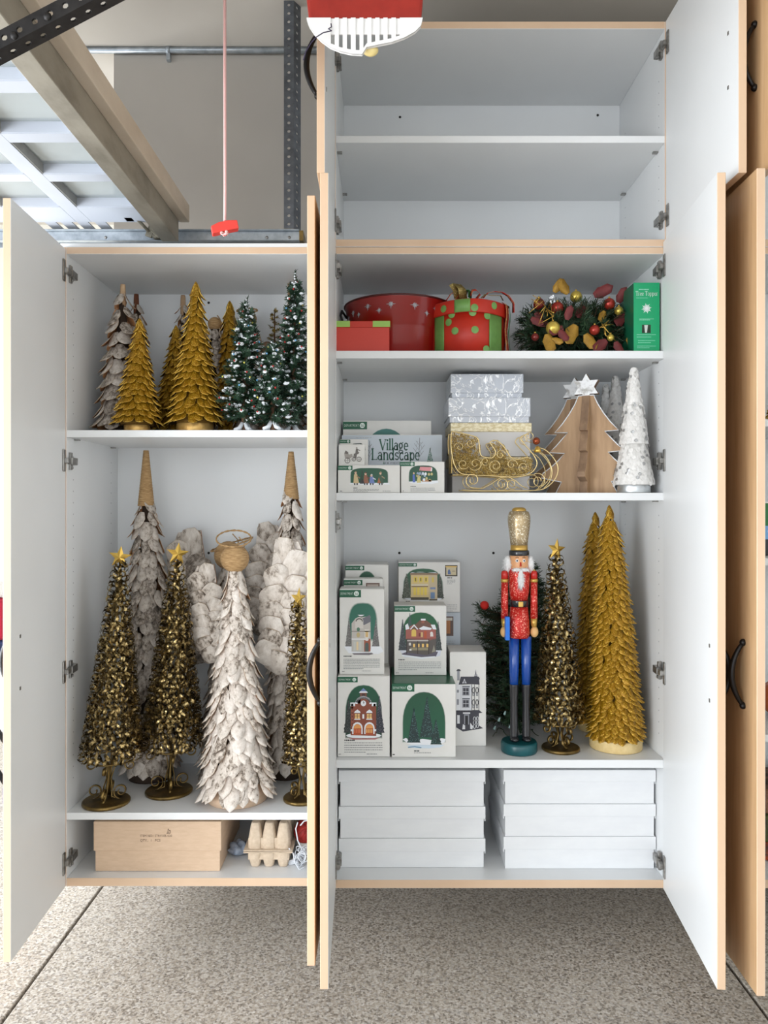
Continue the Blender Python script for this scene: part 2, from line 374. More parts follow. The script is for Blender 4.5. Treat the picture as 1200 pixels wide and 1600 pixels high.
# ------------------------------------------------------------------ overhead garage door, its track and hangers
gd = thing('garage_door', 'raised white sectional garage door hanging overhead with rows of small windows', 'garage door', (0,0,0))
GZ = CZ+0.834; GT = 0.036
xw = [(-0.86, -0.695), (-1.07, -0.905), (-1.28, -1.115), (-1.49, -1.325)]
yw = [(1.977-0.2125*k, 2.147-0.2125*k) for k in range(8)]
ylo, yhi, xlo, xhi = 0.30, 2.26, -2.7, -0.60
mb = MB()
cx = [(-0.695, xhi)]+[(xw[i+1][1], xw[i][0]) for i in range(3)]+[(xlo, xw[3][0])]
for a, b in cx: mb.box(a, b, ylo, yhi, GZ, GZ+GT)
mb.build('stile', M['door_white'], gd, 0.001, seg=1)
for a, b in xw:
    ys = [(yw[0][1], yhi)]+[(yw[i+1][1], yw[i][0]) for i in range(7)]+[(ylo, yw[7][0])]
    for y0, y1 in ys: MB().box(a, b, y0, y1, GZ, GZ+GT).build('rail', M['door_white'], gd)
    for y0, y1 in yw:
        fm = MB(); g = 0.0015
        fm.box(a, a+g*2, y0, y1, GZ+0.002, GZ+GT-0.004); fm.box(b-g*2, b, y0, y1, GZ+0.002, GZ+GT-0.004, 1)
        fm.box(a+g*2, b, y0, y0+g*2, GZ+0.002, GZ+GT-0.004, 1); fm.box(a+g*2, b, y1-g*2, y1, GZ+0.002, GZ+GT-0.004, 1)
        wf = fm.build('window_frame', [M['shaded_reveal'], M['door_white']], gd)
        MB().box(a+.002, b-.002, y0+.002, y1-.002, GZ+GT-0.010, GZ+GT-0.006).build('pane', M['glass'], wf)
st = MB().box(-0.645, -0.5976, 0.3, 2.235, CZ+0.768, CZ+0.8335).build('strut', M['strut'], gd, 0.002)
MB().box(-0.598, -0.570, 0.3, 2.25, CZ+0.829, CZ+0.880).build('top_rail_flange', M['strut_pale'], gd, 0.002)
for px in (88, 113, 138, 165):
    x = X(px, 2.3); MB().box(x-0.02, x+0.012, 2.261, 2.36, GZ+0.002, GZ+0.005).build('end_plate', M['door_white'], gd)
rb = MB(); a, b, c = W(202, 340, 2.24), W(240, 362, 2.285), W(247, 369, 2.30)
rb.tube([a+Vector((0,0,.01)), a, W(215, 343, 2.25), W(232, 361, 2.27), b], 0.0052, 6)
rb.box(a.x-.012, a.x+.012, 2.225, 2.255, a.z-.002, GZ)
rb.obox((b+Vector((0,-.012,0.012))), (0.35,0,0.94), (0,1,0), (-0.94,0,0.35), 0.034, 0.004, 0.010)
rb.obox((b+Vector((.008,-.012,-.004))), (0.75,0,-0.66), (0,1,0), (0.66,0,0.75), 0.022, 0.005, 0.008)
rb.tube([c+Vector((0,-.030,0)), c+Vector((0,.012,0))], 0.015, 14)
rb.build('roller_bracket', noisy('dull_zinc', [(0.3, S(84,80,68)), (0.7, S(136,130,114))], 40, 3, rough=.5, metal=.4), gd, 0.001, seg=1)

def perforated(mb, o, ax, ay, length, width, th, hole=0.0048, pitch=0.0245):
    """strip with real punched holes; o = start corner, ax along, ay across"""
    ax = Vector(ax).normalized(); ay = Vector(ay).normalized(); n_ = ax.cross(ay).normalized(); o = Vector(o)
    k = max(1, int(length/pitch)); p = length/k
    for i in range(k):
        c = o+ax*(p*(i+.5))+ay*(width/2)
        outer = [(-1,-1),(0,-1),(1,-1),(1,0),(1,1),(0,1),(-1,1),(-1,0)]
        n = len(mb.v)
        for s in (0, 1):
            off = n_*(th*s)
            for u, v in outer: mb.v.append(tuple(c+ax*(u*p/2)+ay*(v*width/2)+off))
            for j in range(8):
                a = PI*(1.25+0.25*j); mb.v.append(tuple(c+ax*(hole*math.cos(a))+ay*(hole*math.sin(a))+off))
        for j in range(8):
            q = (j+1) % 8
            mb.face((n+j, n+8+j, n+8+q, n+q)); mb.face((n+16+j, n+16+q, n+24+q, n+24+j))
            mb.face((n+8+j, n+24+j, n+24+q, n+8+q)); mb.face((n+j, n+q, n+16+q, n+16+j))
    return mb
# horizontal door track above the left cabinet
tr = thing('door_track', 'horizontal galvanised door track running above the left cabinet', 'track', (0,0,0))
tz0, tz1, tx1 = Z(377.5, 2.3), Z(362, 2.3), X(468, 2.3)
mb = MB().box(-3.0, tx1, 2.300, 2.303, tz0, tz1); mb.box(-3.0, tx1, 2.285, 2.303, tz0-0.002, tz0); mb.box(-3.0, tx1, 2.285, 2.36, tz1, tz1+0.003)
mb.box(-3.0, tx1, 2.357, 2.36, tz0, tz1)
mb.build('channel', M['galv'], tr, 0.0008, seg=1)
for px in (165, 417, 452): MB().ball(W(px, 371, 2.2995), 0.0048, 0, 8, 5, (1, .5, 1)).build('bolt', M['nickel'], tr)
MB().box(tx1, tx1+0.012, 2.29, 2.36, tz0, tz1).build('end_stop', M['bronze_dark'], tr)
ah = thing('track_hanger', 'upright dark perforated steel angle hanging from the ceiling to the track end', 'hanger', (0,0,0))
hx0, hx1, hy = X(443.5, 2.28), X(459, 2.28), 2.28
mb = MB(); perforated(mb, (hx0, hy, tz1+0.0035), (0,0,1), (1,0,0), 2.707-tz1-0.004, hx1-hx0, 0.003)
mb.build('front_flange', M['dark_steel'], ah)
mb = MB(); perforated(mb, (hx1, hy, tz1+0.0035), (0,0,1), (0.52,0.85,0), 2.707-tz1-0.004, 0.034, 0.003)
mb.build('side_flange', M['dark_steel'], ah)
bb = thing('sway_brace', 'black perforated steel angle slanting across the corner in front of the raised door', 'brace', (0,0,0))
p0, p1 = W(-75, 104, 1.1), W(140, -9, 1.1); ax = (p1-p0).normalized(); ln = (2.705-p0.z)/ax.z
mb = MB(); nrm = Vector((-ax.z, 0, ax.x)); perforated(mb, p0-nrm*0.012, ax, nrm, ln, 0.024, 0.003, 0.0046)
mb.build('front_flange', M['black_steel'], bb)
mb = MB(); perforated(mb, p0-nrm*0.012, ax, (0,1,0), ln, 0.026, 0.003, 0.0046); mb.build('side_flange', M['black_steel'], bb)
for px, py in ((22, 56), (74, 26)): MB().ball(W(px, py, 1.097), 0.0065, 0, 6, 4, (1, .7, 1)).build('bolt', M['black_steel'], bb)
# conduit under the ceiling
cd = thing('conduit', 'thin galvanised conduit pipe along the top of the beige wall', 'pipe', (0,0,0))
MB().tube([(-1.2, 2.515, Z(78.5, 2.515)), (-0.1, 2.515, Z(78.5, 2.515))], 0.0098, 12).build('pipe', M['galv'], cd)
c = W(263, 78.5, 2.515); mb = MB().tube([c+Vector((-.006,0,0)), c+Vector((.006,0,0))], 0.0125, 12); mb.box(c.x-.006, c.x+.006, 2.512, 2.528, c.z-0.032, c.z-0.008)
mb.build('pipe_strap', M['galv'], cd)
# emergency release cord with red handle, opener rail and opener
RD = 1.5
op = thing('garage_door_opener', 'red garage door opener with slotted white light cover, top of the picture', 'door opener', (0,0,0))
zt_, zc = Z(38, RD), Z(-60, RD)
pts = [(480,36),(484,46),(492,58),(503,69),(517,79),(532,85),(550,89),(566,90),(573,79),(592,75),(612,71),(632,64),(648,55),(657,46),(660,34)]
poly = [(X(a, RD), Z(b, RD)) for a, b in pts]
mb = MB(); hb = [(X(a, RD), Z(b, RD)) for a, b in ((477,-74),(478,-10),(483,35),(520,37),(560,39),(600,38),(640,35),(658,33),(661,0),(662,-74))]
mb.prism(hb, RD-0.004, RD+0.012); mb.box(-.135, .065, RD-.004, RD+.13, CZ+1.078, CZ+1.14); mb.build('housing', M['opener_red'], op, 0.006)
def zlow(x):
    for (xa, za), (xb, zb) in zip(poly, poly[1:]):
        if xa <= x <= xb: return za+(zb-za)*(x-xa)/(xb-xa)
    return poly[0][1]
slots = [(X(p-3.0, RD), X(p+3.0, RD)) for p in (520.5, 533, 545.5, 559, 571, 583.5, 596, 608.5, 621.5)]
cuts = sorted({poly[0][0], poly[-1][0]} | {p[0] for p in poly} | {e for s_ in slots for e in s_})
mb = MB(); ztop = Z(33.5, RD)
for a, b in zip(cuts, cuts[1:]):
    if b-a < 1e-6: continue
    mid = (a+b)/2; inslot = any(s0 < mid < s1 for s0, s1 in slots)
    if not inslot: mb.prism([(a, zlow(a)), (b, zlow(b)), (b, ztop), (a, ztop)], RD-0.012, RD-0.008)
    else:
        h0 = 0.007; mb.prism([(a, zlow(a)), (b, zlow(b)), (b, zlow(b)+h0), (a, zlow(a)+h0)], RD-0.012, RD-0.008)
        zs = Z(58, RD); mb.prism([(a, max(zs, zlow(a)+h0+.003)), (b, max(zs, zlow(b)+h0+.003)), (b, ztop), (a, ztop)], RD-0.009, RD-0.006)
for (xa, za), (xb, zb) in zip(poly, poly[1:]):     # curved shell going back
    mb.prism([(xa, za), (xb, zb), (xb, zb+.003), (xa, za+.003)], RD-0.0115, RD-0.004)
mb.build('light_cover', M['opener_white'], op)
c = W(579, 79, RD+.006); MB().ball(c, 0.0155, 0, 18, 12, (1, .6, .72)).build('bulb', M['bulb'], op)
mb = MB(); mb.box(-2.9, -0.14, RD, RD+0.03, CZ+1.03, CZ+1.06); mb.box(-0.03, 0.0, RD+.1, RD+.13, CZ+1.141, 2.705); mb.box(-.2, -0.136, RD, RD+.12, CZ+1.08, CZ+1.13); mb.box(-.2, -.16, RD, RD+.03, CZ+1.03, CZ+1.09)
mb.build('opener_rail', M['galv'], op)
mb = MB(); mb.tube([W(517,37,RD-.016), W(518,42,RD-.018), W(513,45,RD-.018), W(518,48,RD-.02), W(505,51,RD-.03), W(494,58,RD-.03), W(486,67,RD-.03), W(478,80,RD-.03), W(474,94,RD-.03)], 0.0011, 5)
mb.build('antenna_wire', M['wire'], op)
rc = thing('release_cord', 'red and white emergency cord with a red pull handle in front of the wall', 'cord', (X(351, RD), RD, CZ))
zA, zB = Z(347, RD)-CZ, 1.029
def rope_mat():
    m, nt, b = newmat('striped_cord'); v = coords(nt)
    wv = node(nt, 'ShaderNodeTexWave', wave_type='BANDS', bands_direction='Z', Scale=130.0); nt.links.new(v, wv.inputs['Vector'])
    nt.links.new(ramp(nt, wv.outputs['Fac'], [(0.35, S(196,70,70)), (0.6, S(244,232,228))]), b.inputs['Base Color']); b.inputs['Roughness'].default_value = 0.8; return m
M['cord'] = rope_mat()
MB().tube([(0.0, 0, zB), (0.001, 0, zB*.6), (0.0005, 0, zA)], 0.0030, 8).build('cord', M['cord'], rc)
hz = Z(355.5, RD)-CZ
hp = [(-0.028, -0.012), (-0.027, 0.004), (-0.014, 0.0095), (0.006, 0.0115), (0.028, 0.010), (0.028, -0.008), (0.0, -0.0115)]
hp = [(-0.028,-0.0115), (-0.028,0.0035), (-0.012,0.009), (0.006,0.0105), (0.024,0.0085), (0.024,-0.0075)]
MB().prism(hp, -0.010, 0.010).build('pull_handle', M['red_plastic'], rc, 0.0015, (0.002, 0, hz), (0, -0.21, 0.22))
mb = MB()
for k in range(9):
    a = k*0.9; mb.ball((0.003*math.cos(a)*1.6+0.001, -0.008+0.003*math.sin(a*1.7), hz-0.0145+0.0022*math.sin(a*2.3)), 0.0034, 0, 7, 5)
mb.build('knot', M['cord'], rc)

# ------------------------------------------------------------------ leaf trees and angels
def leaf_mesh(name, L, Wd, curl, mats, seed, blunt=0.5, cup=0.25, th=0.0012):
    """one hanging petal: root at the origin, tip at -z, face towards +y"""
    rnd = random.Random(seed); mb = MB(); n = 6; ts = [i/n for i in range(n+1)]
    def row(t):
        w = Wd/2*min(1, (0.45+t*1.7))*math.sqrt(max(0.0, 1-((t-0.45)/0.55)**2 if t > 0.45 else 1))**(0.6+blunt)
        w = max(w, 0.0006)*(1+rnd.uniform(-.08, .08)); y = curl*L*t*t*(0.6+0.4*t)+rnd.uniform(-.006, .006)*L; return w, y, -L*t
    rows = [row(t) for t in ts]
    for s in (0, 1):
        for w, y, z in rows:
            for u in (-1, 0, 1): mb.v.append((u*w, y-(cup*abs(u)*w*0.5)-(th if s else 0), z))
    K = 3*(n+1)
    for i in range(n):
        for u in (0, 1):
            a = 3*i+u; mb.face((a, a+3, a+4, a+1), 0, True); mb.face((K+a, K+a+1, K+a+4, K+a+3), 1, True)
        mb.face((3*i, K+3*i, K+3*i+3, 3*i+3), 2); mb.face((3*i+2, 3*i+5, K+3*i+5, K+3*i+2), 2)
    e = 3*n
    for u in (0, 1): mb.face((e+u, K+e+u, K+e+u+1, e+u+1), 2)
    return mb.mesh(name, mats)
def place_leaves(par, specs, meshes, name='leaf', cap=300):
    """specs: (location, azimuth, tilt, roll, scale); the cap that face the front are parts, the rest one mesh"""
    mats = [Matrix.Translation(p) @ Matrix.Rotation(az-PI/2, 4, 'Z') @ Matrix.Rotation(tilt, 4, 'X') @ Matrix.Rotation(roll, 4, 'Y') @ Matrix.Scale(sc, 4) for p, az, tilt, roll, sc in specs]
    order = sorted(range(len(specs)), key=lambda i: math.sin(specs[i][1])-0.002*specs[i][4])
    for k, i in enumerate(order[:cap]):
        o = bpy.data.objects.new(name, meshes[i % len(meshes)]); COL.objects.link(o); o.parent = par; o.matrix_local = mats[i]
    rest = order[cap:]
    if rest:
        mb = MB()
        for i in rest:
            me = meshes[i % len(meshes)]; n = len(mb.v); mb.v += [tuple(mats[i] @ v.co) for v in me.vertices]
            for p in me.polygons: mb.face([n+j for j in p.vertices], p.material_index, True)
        mb.build('rear_leaves', list(meshes[0].materials), par, kind='stuff')
def cone_specs(H0, H1, r0, r1, rowstep, lw, rnd, tilt0, tilt1, apex=(0, 0), power=1.0, inset=0.75, jit=1.0, s0=1.0, s1=0.8):
    """rows of leaves from height H0 (low, radius r0) up to H1 (radius r1)"""
    out = []; k = 0; n = max(2, int(round((H1-H0)/rowstep)))
    for i in range(n+1):
        t = i/n; z = H0+(H1-H0)*t; r = r1+(r0-r1)*(1-t)**power; cnt = max(3, int(round(2*PI*r/(lw*0.86))))
        for j in range(cnt):
            a = 2*PI*(j+0.5*(i % 2))/cnt+rnd.uniform(-.12, .12)*jit+i*0.13
            rr = r*inset
            out.append((Vector((apex[0]*t+rr*math.cos(a), apex[1]*t+rr*math.sin(a), z+rnd.uniform(-.15, .15)*rowstep*jit)), a,
                        tilt0+(tilt1-tilt0)*t+rnd.uniform(-.09, .09)*jit, rnd.uniform(-.14, .14)*jit, (s0+(s1-s0)*t)*rnd.uniform(1-.1*jit, 1+.1*jit)))
    return out
GOLD = [M['gold_leaf'], M['gold_back'], M['gold_rim']]
gold_small = [leaf_mesh('gold_leaf', 0.038, 0.0228, 0.22, GOLD, s, 0.32, 0.5, .0021) for s in (1, 2, 3)]
gold_big = [leaf_mesh('gold_leaf', 0.045, 0.0262, 0.22, GOLD, s, 0.32, 0.5, .0021) for s in (4, 5, 6)]
gold_tall = [leaf_mesh('gold_leaf', 0.038, 0.0248, 0.22, GOLD, s, 0.32, 0.5, .0021) for s in (7, 8, 9)]
BIRCH = [M['birch'], M['bark_back'], M['bark_rim']]; GREY = [M['birch_grey'], M['bark_back'], M['bark_rim']]
birch_leaf = [leaf_mesh('bark_leaf', 0.074, 0.040, 0.16, BIRCH, s, 0.35, 0.35) for s in (11, 12, 13, 14)]
big_grey = [leaf_mesh('bark_leaf', 0.064, 0.045, 0.20, GREY, s, 0.2, 0.3) for s in (35, 36, 37, 38)]
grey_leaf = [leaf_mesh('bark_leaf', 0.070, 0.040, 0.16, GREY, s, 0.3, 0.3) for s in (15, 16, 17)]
tiny_grey = [leaf_mesh('bark_leaf', 0.045, 0.030, 0.16, GREY, s, 0.15, 0.3) for s in (18, 19, 20)]

def leaf_tree(label, apex_px, base_px, d, base_z, half_px, meshes, step, lw, basemat, base_r, base_h, seed, cap=300, tip=True, group=None, tilt=(0.42, 0.12), core='core_gold', power=1.0):
    rnd = random.Random(seed); bx = X(base_px, d); H = Z(apex_px[1], d)-base_z; r0 = half_px*d/1200
    t = thing('leaf_tree', label, 'ornamental tree', (bx, d, base_z+0.0005), 0, group)
    MB().lathe([(base_r, 0), (base_r, base_h)], 28).build('base', basemat, t, 0.002)
    L = -min(v.co.z for v in meshes[0].vertices); dx = X(apex_px[0], d)-bx
    mb = MB(); mb.lathe([(r0*0.62, base_h), (r0*0.60, base_h+0.01), (r0*.08, H*0.93)], 20)
    for i, v in enumerate(mb.v): mb.v[i] = (v[0]+dx*v[2]/H, v[1], v[2])
    mb.build('core', M[core], t)
    sp = cone_specs(base_h+L*0.78, H*0.955, r0, r0*0.08+0.006, step, lw, rnd, tilt[0], tilt[1], (dx, 0), power, 0.68, 0.95)
    if tip:
        for j in range(3): sp.append((Vector((dx+0.004*math.cos(j*2.09-1.2), 0.004*math.sin(j*2.09-1.2), H-.008)), j*2.09-1.2, 0.12, 0, 0.95))
        MB().lathe([(.009, H-.032), (.0085, H-.018), (.005, H-.006), (.0006, H)], 10, 0, (dx, 0, 0)).build('tip', meshes[0].materials[0], t)
    place_leaves(t, sp, meshes, 'leaf', cap)
    return t
# --- top shelf of the left cabinet
leaf_tree('smaller gold leaf tree at the front of the left upper shelf', (218, 497), 214, 2.19, ZA, 41, gold_small, 0.0185, 0.0262, M['gold_paper'], 0.036, 0.022, 21, tilt=(0.50, 0.28))
leaf_tree('largest gold leaf tree at the centre of the left upper shelf', (306, 440), 305, 2.215, ZA, 46, gold_big, 0.0195, 0.030, M['gold_paper'], 0.052, 0.028, 22, tilt=(0.50, 0.28))
leaf_tree('gold leaf tree half hidden behind the largest gold one, to its left', (275, 508), 272, 2.38, ZA, 40, gold_small, 0.0185, 0.0262, M['gold_paper'], 0.036, 0.022, 23, 200, tilt=(0.50, 0.28))
leaf_tree('gold leaf tree whose tip shows behind the frosted tree with the halo', (359, 470), 359, 2.40, ZA, 30, gold_big, 0.024, 0.030, M['gold_paper'], 0.036, 0.022, 24, 150, tilt=(0.4, 0.25), power=.6)
def stem_tree(label, stem_px, d, base_z, base_px, half_px, meshes, step, lw, seed, stem_mat, stem_r=(0.009, 0.007), stem_len=0.045, cap=300):
    """bark leaf tree ending in a bare stub of trunk"""
    rnd = random.Random(seed); bx = X(base_px, d); H = Z(stem_px[1], d)-base_z; r0 = half_px*d/1200; dx = X(stem_px[0], d)-bx
    t = thing('bark_leaf_tree', label, 'ornamental tree', (bx, d, base_z+0.0005))
    mb = MB().lathe([(r0*0.6, 0), (r0*.56, 0.012), (0.008, H-stem_len)], 18)
    for i, v in enumerate(mb.v): mb.v[i] = (v[0]+dx*v[2]/H, v[1], v[2])
    mb.build('core', M['core_dark'], t)
    mb = MB().lathe([(stem_r[0], H-stem_len-.02), (stem_r[0]*.95, H-stem_len*.5), (stem_r[1]*1.1, H-0.004), (stem_r[1], H)], 10, 0, (dx, 0, 0)); mb.build('trunk_tip', stem_mat, t)
    L = -min(v.co.z for v in meshes[0].vertices)
    sp = cone_specs(L*1.08, H-stem_len+0.012, r0, 0.012, step, lw, rnd, 0.42, 0.40, (dx*(1-stem_len/H), 0), 0.7, 0.66, 1.2)
    place_leaves(t, sp, meshes, 'bark_leaf', cap); return t
M['bark_brown'] = noisy('brown_bark', [(0.3, S(88,48,30)), (0.7, S(124,74,48))], 40, 4, (1,1,.5), rough=0.8, bump=0.5)
M['cork'] = noisy('pale_bark_stub', [(0.3, S(150,120,92)), (0.7, S(196,166,132))], 50, 4, (1,1,.4), rough=0.8, bump=0.5)
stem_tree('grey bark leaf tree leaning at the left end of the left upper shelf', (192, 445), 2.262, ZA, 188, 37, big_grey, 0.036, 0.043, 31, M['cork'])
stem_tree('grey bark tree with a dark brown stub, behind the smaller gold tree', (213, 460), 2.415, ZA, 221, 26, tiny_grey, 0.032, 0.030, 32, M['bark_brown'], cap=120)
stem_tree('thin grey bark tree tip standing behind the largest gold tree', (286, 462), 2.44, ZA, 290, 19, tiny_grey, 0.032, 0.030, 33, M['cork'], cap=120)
stem_tree('bark tree with a square wooden stub behind the tallest frosted tree', (456, 441), 2.385, ZA, 452, 26, tiny_grey, 0.032, 0.030, 34, M['cork'], (0.0135, 0.0125), 0.07, cap=120)

def halo(par, c, rx, ry, tilt, r=0.0026, name='halo'):
    mb = MB(); n = 30; R = Matrix.Rotation(tilt[0], 3, 'X') @ Matrix.Rotation(tilt[1], 3, 'Y')
    ring = [Vector(c)+R @ Vector((rx*math.cos(2*PI*i/n), ry*math.sin(2*PI*i/n), 0)) for i in range(n)]
    for ph in (0, PI):
        pts = [p+Vector((0, math.cos(i*1.7+ph)*r*.6, math.sin(i*1.7+ph)*r*.6)) for i, p in enumerate(ring)]
        mb.tube(pts, r*0.72, 5, 0, True)
    return mb.build(name, M['rope'], par)
wing_mats = [M['birch'], M['bark_back'], M['bark_rim']]
def scale_mesh(name, w, h, mats, seed, th=0.003):
    rnd = random.Random(seed); mb = MB(); n = 14
    pts = [((w/2)*math.copysign(abs(math.cos(2*PI*i/n))**.75, math.cos(2*PI*i/n))*rnd.uniform(.92, 1.06), (h/2)*math.copysign(abs(math.sin(2*PI*i/n))**.75, math.sin(2*PI*i/n))*rnd.uniform(.92, 1.06)) for i in range(n)]
    k = len(mb.v); mb.v += [(x, -th-0.06*w*(1-(x/(w/2))**2)*.5, z) for x, z in pts]+[(x, 0, z) for x, z in pts]+[(0, -th-0.004, 0)]
    for i in range(n):
        j = (i+1) % n; mb.face((k+j, k+i, k+2*n), 0, True); mb.face((k+i, k+j, k+n+j, k+n+i), 2)
    mb.face(range(k+2*n-1, k+n-1, -1), 1); return mb.mesh(name, mats)
wing_scale = {m: [scale_mesh('bark_slice', 0.052, 0.046, [M[m], M['bark_back'], M['bark_rim']], s) for s in (1, 2, 3, 4)] for m in ('birch', 'birch_grey')}
WING = [(8, 6, 34, 42, 4, 1), (26, -13, 38, 40, -28, 1), (-4, -34, 42, 34, 30, 0), (26, -50, 36, 34, -12, 0), (-10, -66, 44, 32, 10, 0), (22, -78, 38, 34, -14, 0),
        (-14, -92, 40, 30, 4, 0), (18, -104, 40, 32, -8, 0), (-14, -114, 38, 28, -12, 0), (20, -130, 40, 30, -4, 0), (-16, -136, 36, 30, -28, 0),
        (-22, -156, 40, 30, -40, 0), (10, -152, 40, 32, -14, 0), (-4, -172, 42, 30, -24, 0)]
def angel(label, head_px, d, base_px, base_z, half_px, seed, bmat, leafs, head_r_px, wings, halos, step=0.037, cap=300, base_h=0.03):
    rnd = random.Random(seed); bx = X(base_px, d); k = d/1200; hx = X(head_px[0], d)-bx; hz = Z(head_px[1], d)-base_z; hr = head_r_px*k; r0 = half_px*k
    t = thing('bark_angel', label, 'angel figure', (bx, d, base_z+0.0005))
    mb = MB().lathe([(r0*.74, 0), (r0*.72, base_h), (r0*.62, base_h+.02), (0.014, hz-hr*0.7)], 26, mats=[0, 0, 1])
    for i, v in enumerate(mb.v): mb.v[i] = (v[0]+hx*v[2]/hz, v[1], v[2])
    mb.build('body_cone', [M['cardboard'], M['core_dark']], t)
    hb = MB(); prof = []; n = 26
    for i in range(n+1):
        a = PI*i/n; rr = hr*(1+0.012*(i % 2)); prof.append((max(1e-5, math.sin(a)*rr), -math.cos(a)*rr))
    hb.lathe(prof, 24, 0, (hx, 0, hz)); hb.build('head', M['rope'], t)
    for (ox, oy, rx, ry, ti) in halos: halo(t, (hx+ox*k, 0.012, hz+oy*k), rx*k, rx*k*0.9, ti)
    mb = MB().tube([(hx+hr*.3, hr*.8, hz-hr*.2), (hx+hr*.5, hr*1.1, hz+hr*1.0), (hx+hr*.1, hr*.9, hz+hr*1.5)], 0.0018, 5); mb.build('halo_wire', M['rope'], t)
    L = -min(v.co.z for v in leafs[0].vertices)
    sp = cone_specs(base_h*0.2+L*1.02, hz-hr*0.8, r0, 0.026, step, 0.036, rnd, 0.30, 0.16, (hx*.97, 0), 0.95, 0.72, 1.2, 1.02, 0.9)
    place_leaves(t, sp, leafs, 'bark_leaf', cap)
    for (wx, wy, side, yo, scl, sq) in wings:
        wb = MB(); pl = []
        for sx_, sz_ in ((-8, 30), (30, 26), (48, -20), (46, -90), (36, -150), (0, -182), (-34, -160), (-30, -120), (-34, -90), (-26, -60), (-16, -30)):
            pl.append(((wx+side*sx_*scl)*k, (wy+sz_*scl)*k))
        w = wb.prism(pl, yo+0.004, yo+0.010, 0, 1).build('wing', [M[bmat], M['bark_back']], t)
        for q, (px, pz, ww, hh, rot, _) in enumerate(WING):
            o = bpy.data.objects.new('bark_slice', wing_scale[bmat][(q+seed) % 4]); COL.objects.link(o); o.parent = w
            o.location = ((wx+side*px*scl)*k, yo-0.0015*(q % 3)-0.001*q*.4+0.004, (wy+pz*scl)*k); o.rotation_euler = (rnd.uniform(.05, .30), math.radians(-rot*side)+rnd.uniform(-.16, .16), rnd.uniform(-.2, .2))
            o.scale = (ww*scl*k/0.052*1.12, 1, hh*scl*k/0.046*1.38)
    return t
# --- middle compartment of the left cabinet
angel('front birch bark angel with pale round twine head and upright twine halo', (367, 873), 2.205, 371, ZB, 62, 41, 'birch', birch_leaf, 22,
      [(432-371, 1265-892, 1, 0.075, 0.98, 1), (318-371, 1265-925, -1, 0.085, 0.72, 1)], [(-3, 31, 27, 13, (0.52, 0.05))])
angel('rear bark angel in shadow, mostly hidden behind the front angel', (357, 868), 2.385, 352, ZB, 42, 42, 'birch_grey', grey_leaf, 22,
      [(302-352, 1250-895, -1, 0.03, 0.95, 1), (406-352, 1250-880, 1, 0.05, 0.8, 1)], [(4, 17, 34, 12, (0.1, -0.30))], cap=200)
def tall_birch(label, apex_px, rope_py, d, base_px, half_px, seed):
    rnd = random.Random(seed); bx = X(base_px, d); k = d/1200; H = Z(apex_px[1], d)-ZB; dx = X(apex_px[0], d)-bx; zr = Z(rope_py, d)-ZB; r0 = half_px*k
    t = thing('tall_bark_tree', label, 'ornamental tree', (bx, d, ZB+0.0005))
    mb = MB().lathe([(r0*.7, 0), (r0*.7, .02), (r0*.6, .03), (0.012, zr)], 24)
    for i, v in enumerate(mb.v): mb.v[i] = (v[0]+dx*v[2]/H, v[1], v[2])
    mb.build('core', M['core_dark'], t)
    prof = []; n = 40; rb, rt = 12.5*k, 4*k
    for i in range(n+1):
        u = i/n; prof.append(((rb+(rt-rb)*u)*(1+0.035*(i % 2)), zr-.02+(H-zr+.02)*u))
    MB().lathe(prof, 20, 0, (dx*.97, 0, 0)).build('twine_tip', M['rope'], t)
    sp = cone_specs(0.092, zr+0.010, r0, 0.018, 0.040, 0.038, rnd, 0.26, 0.30, (dx*.95, 0), 0.55, 0.74, 1.2)
    place_leaves(t, sp, grey_leaf if seed == 51 else birch_leaf, 'bark_leaf', 300)
tall_birch('tall birch bark tree with twine tip at the left of the middle compartment', (228, 704), 781, 2.38, 236, 48, 51)
tall_birch('tall birch bark tree with twine tip beside the open door of the left cabinet', (455, 706), 770, 2.39, 448, 35, 52)

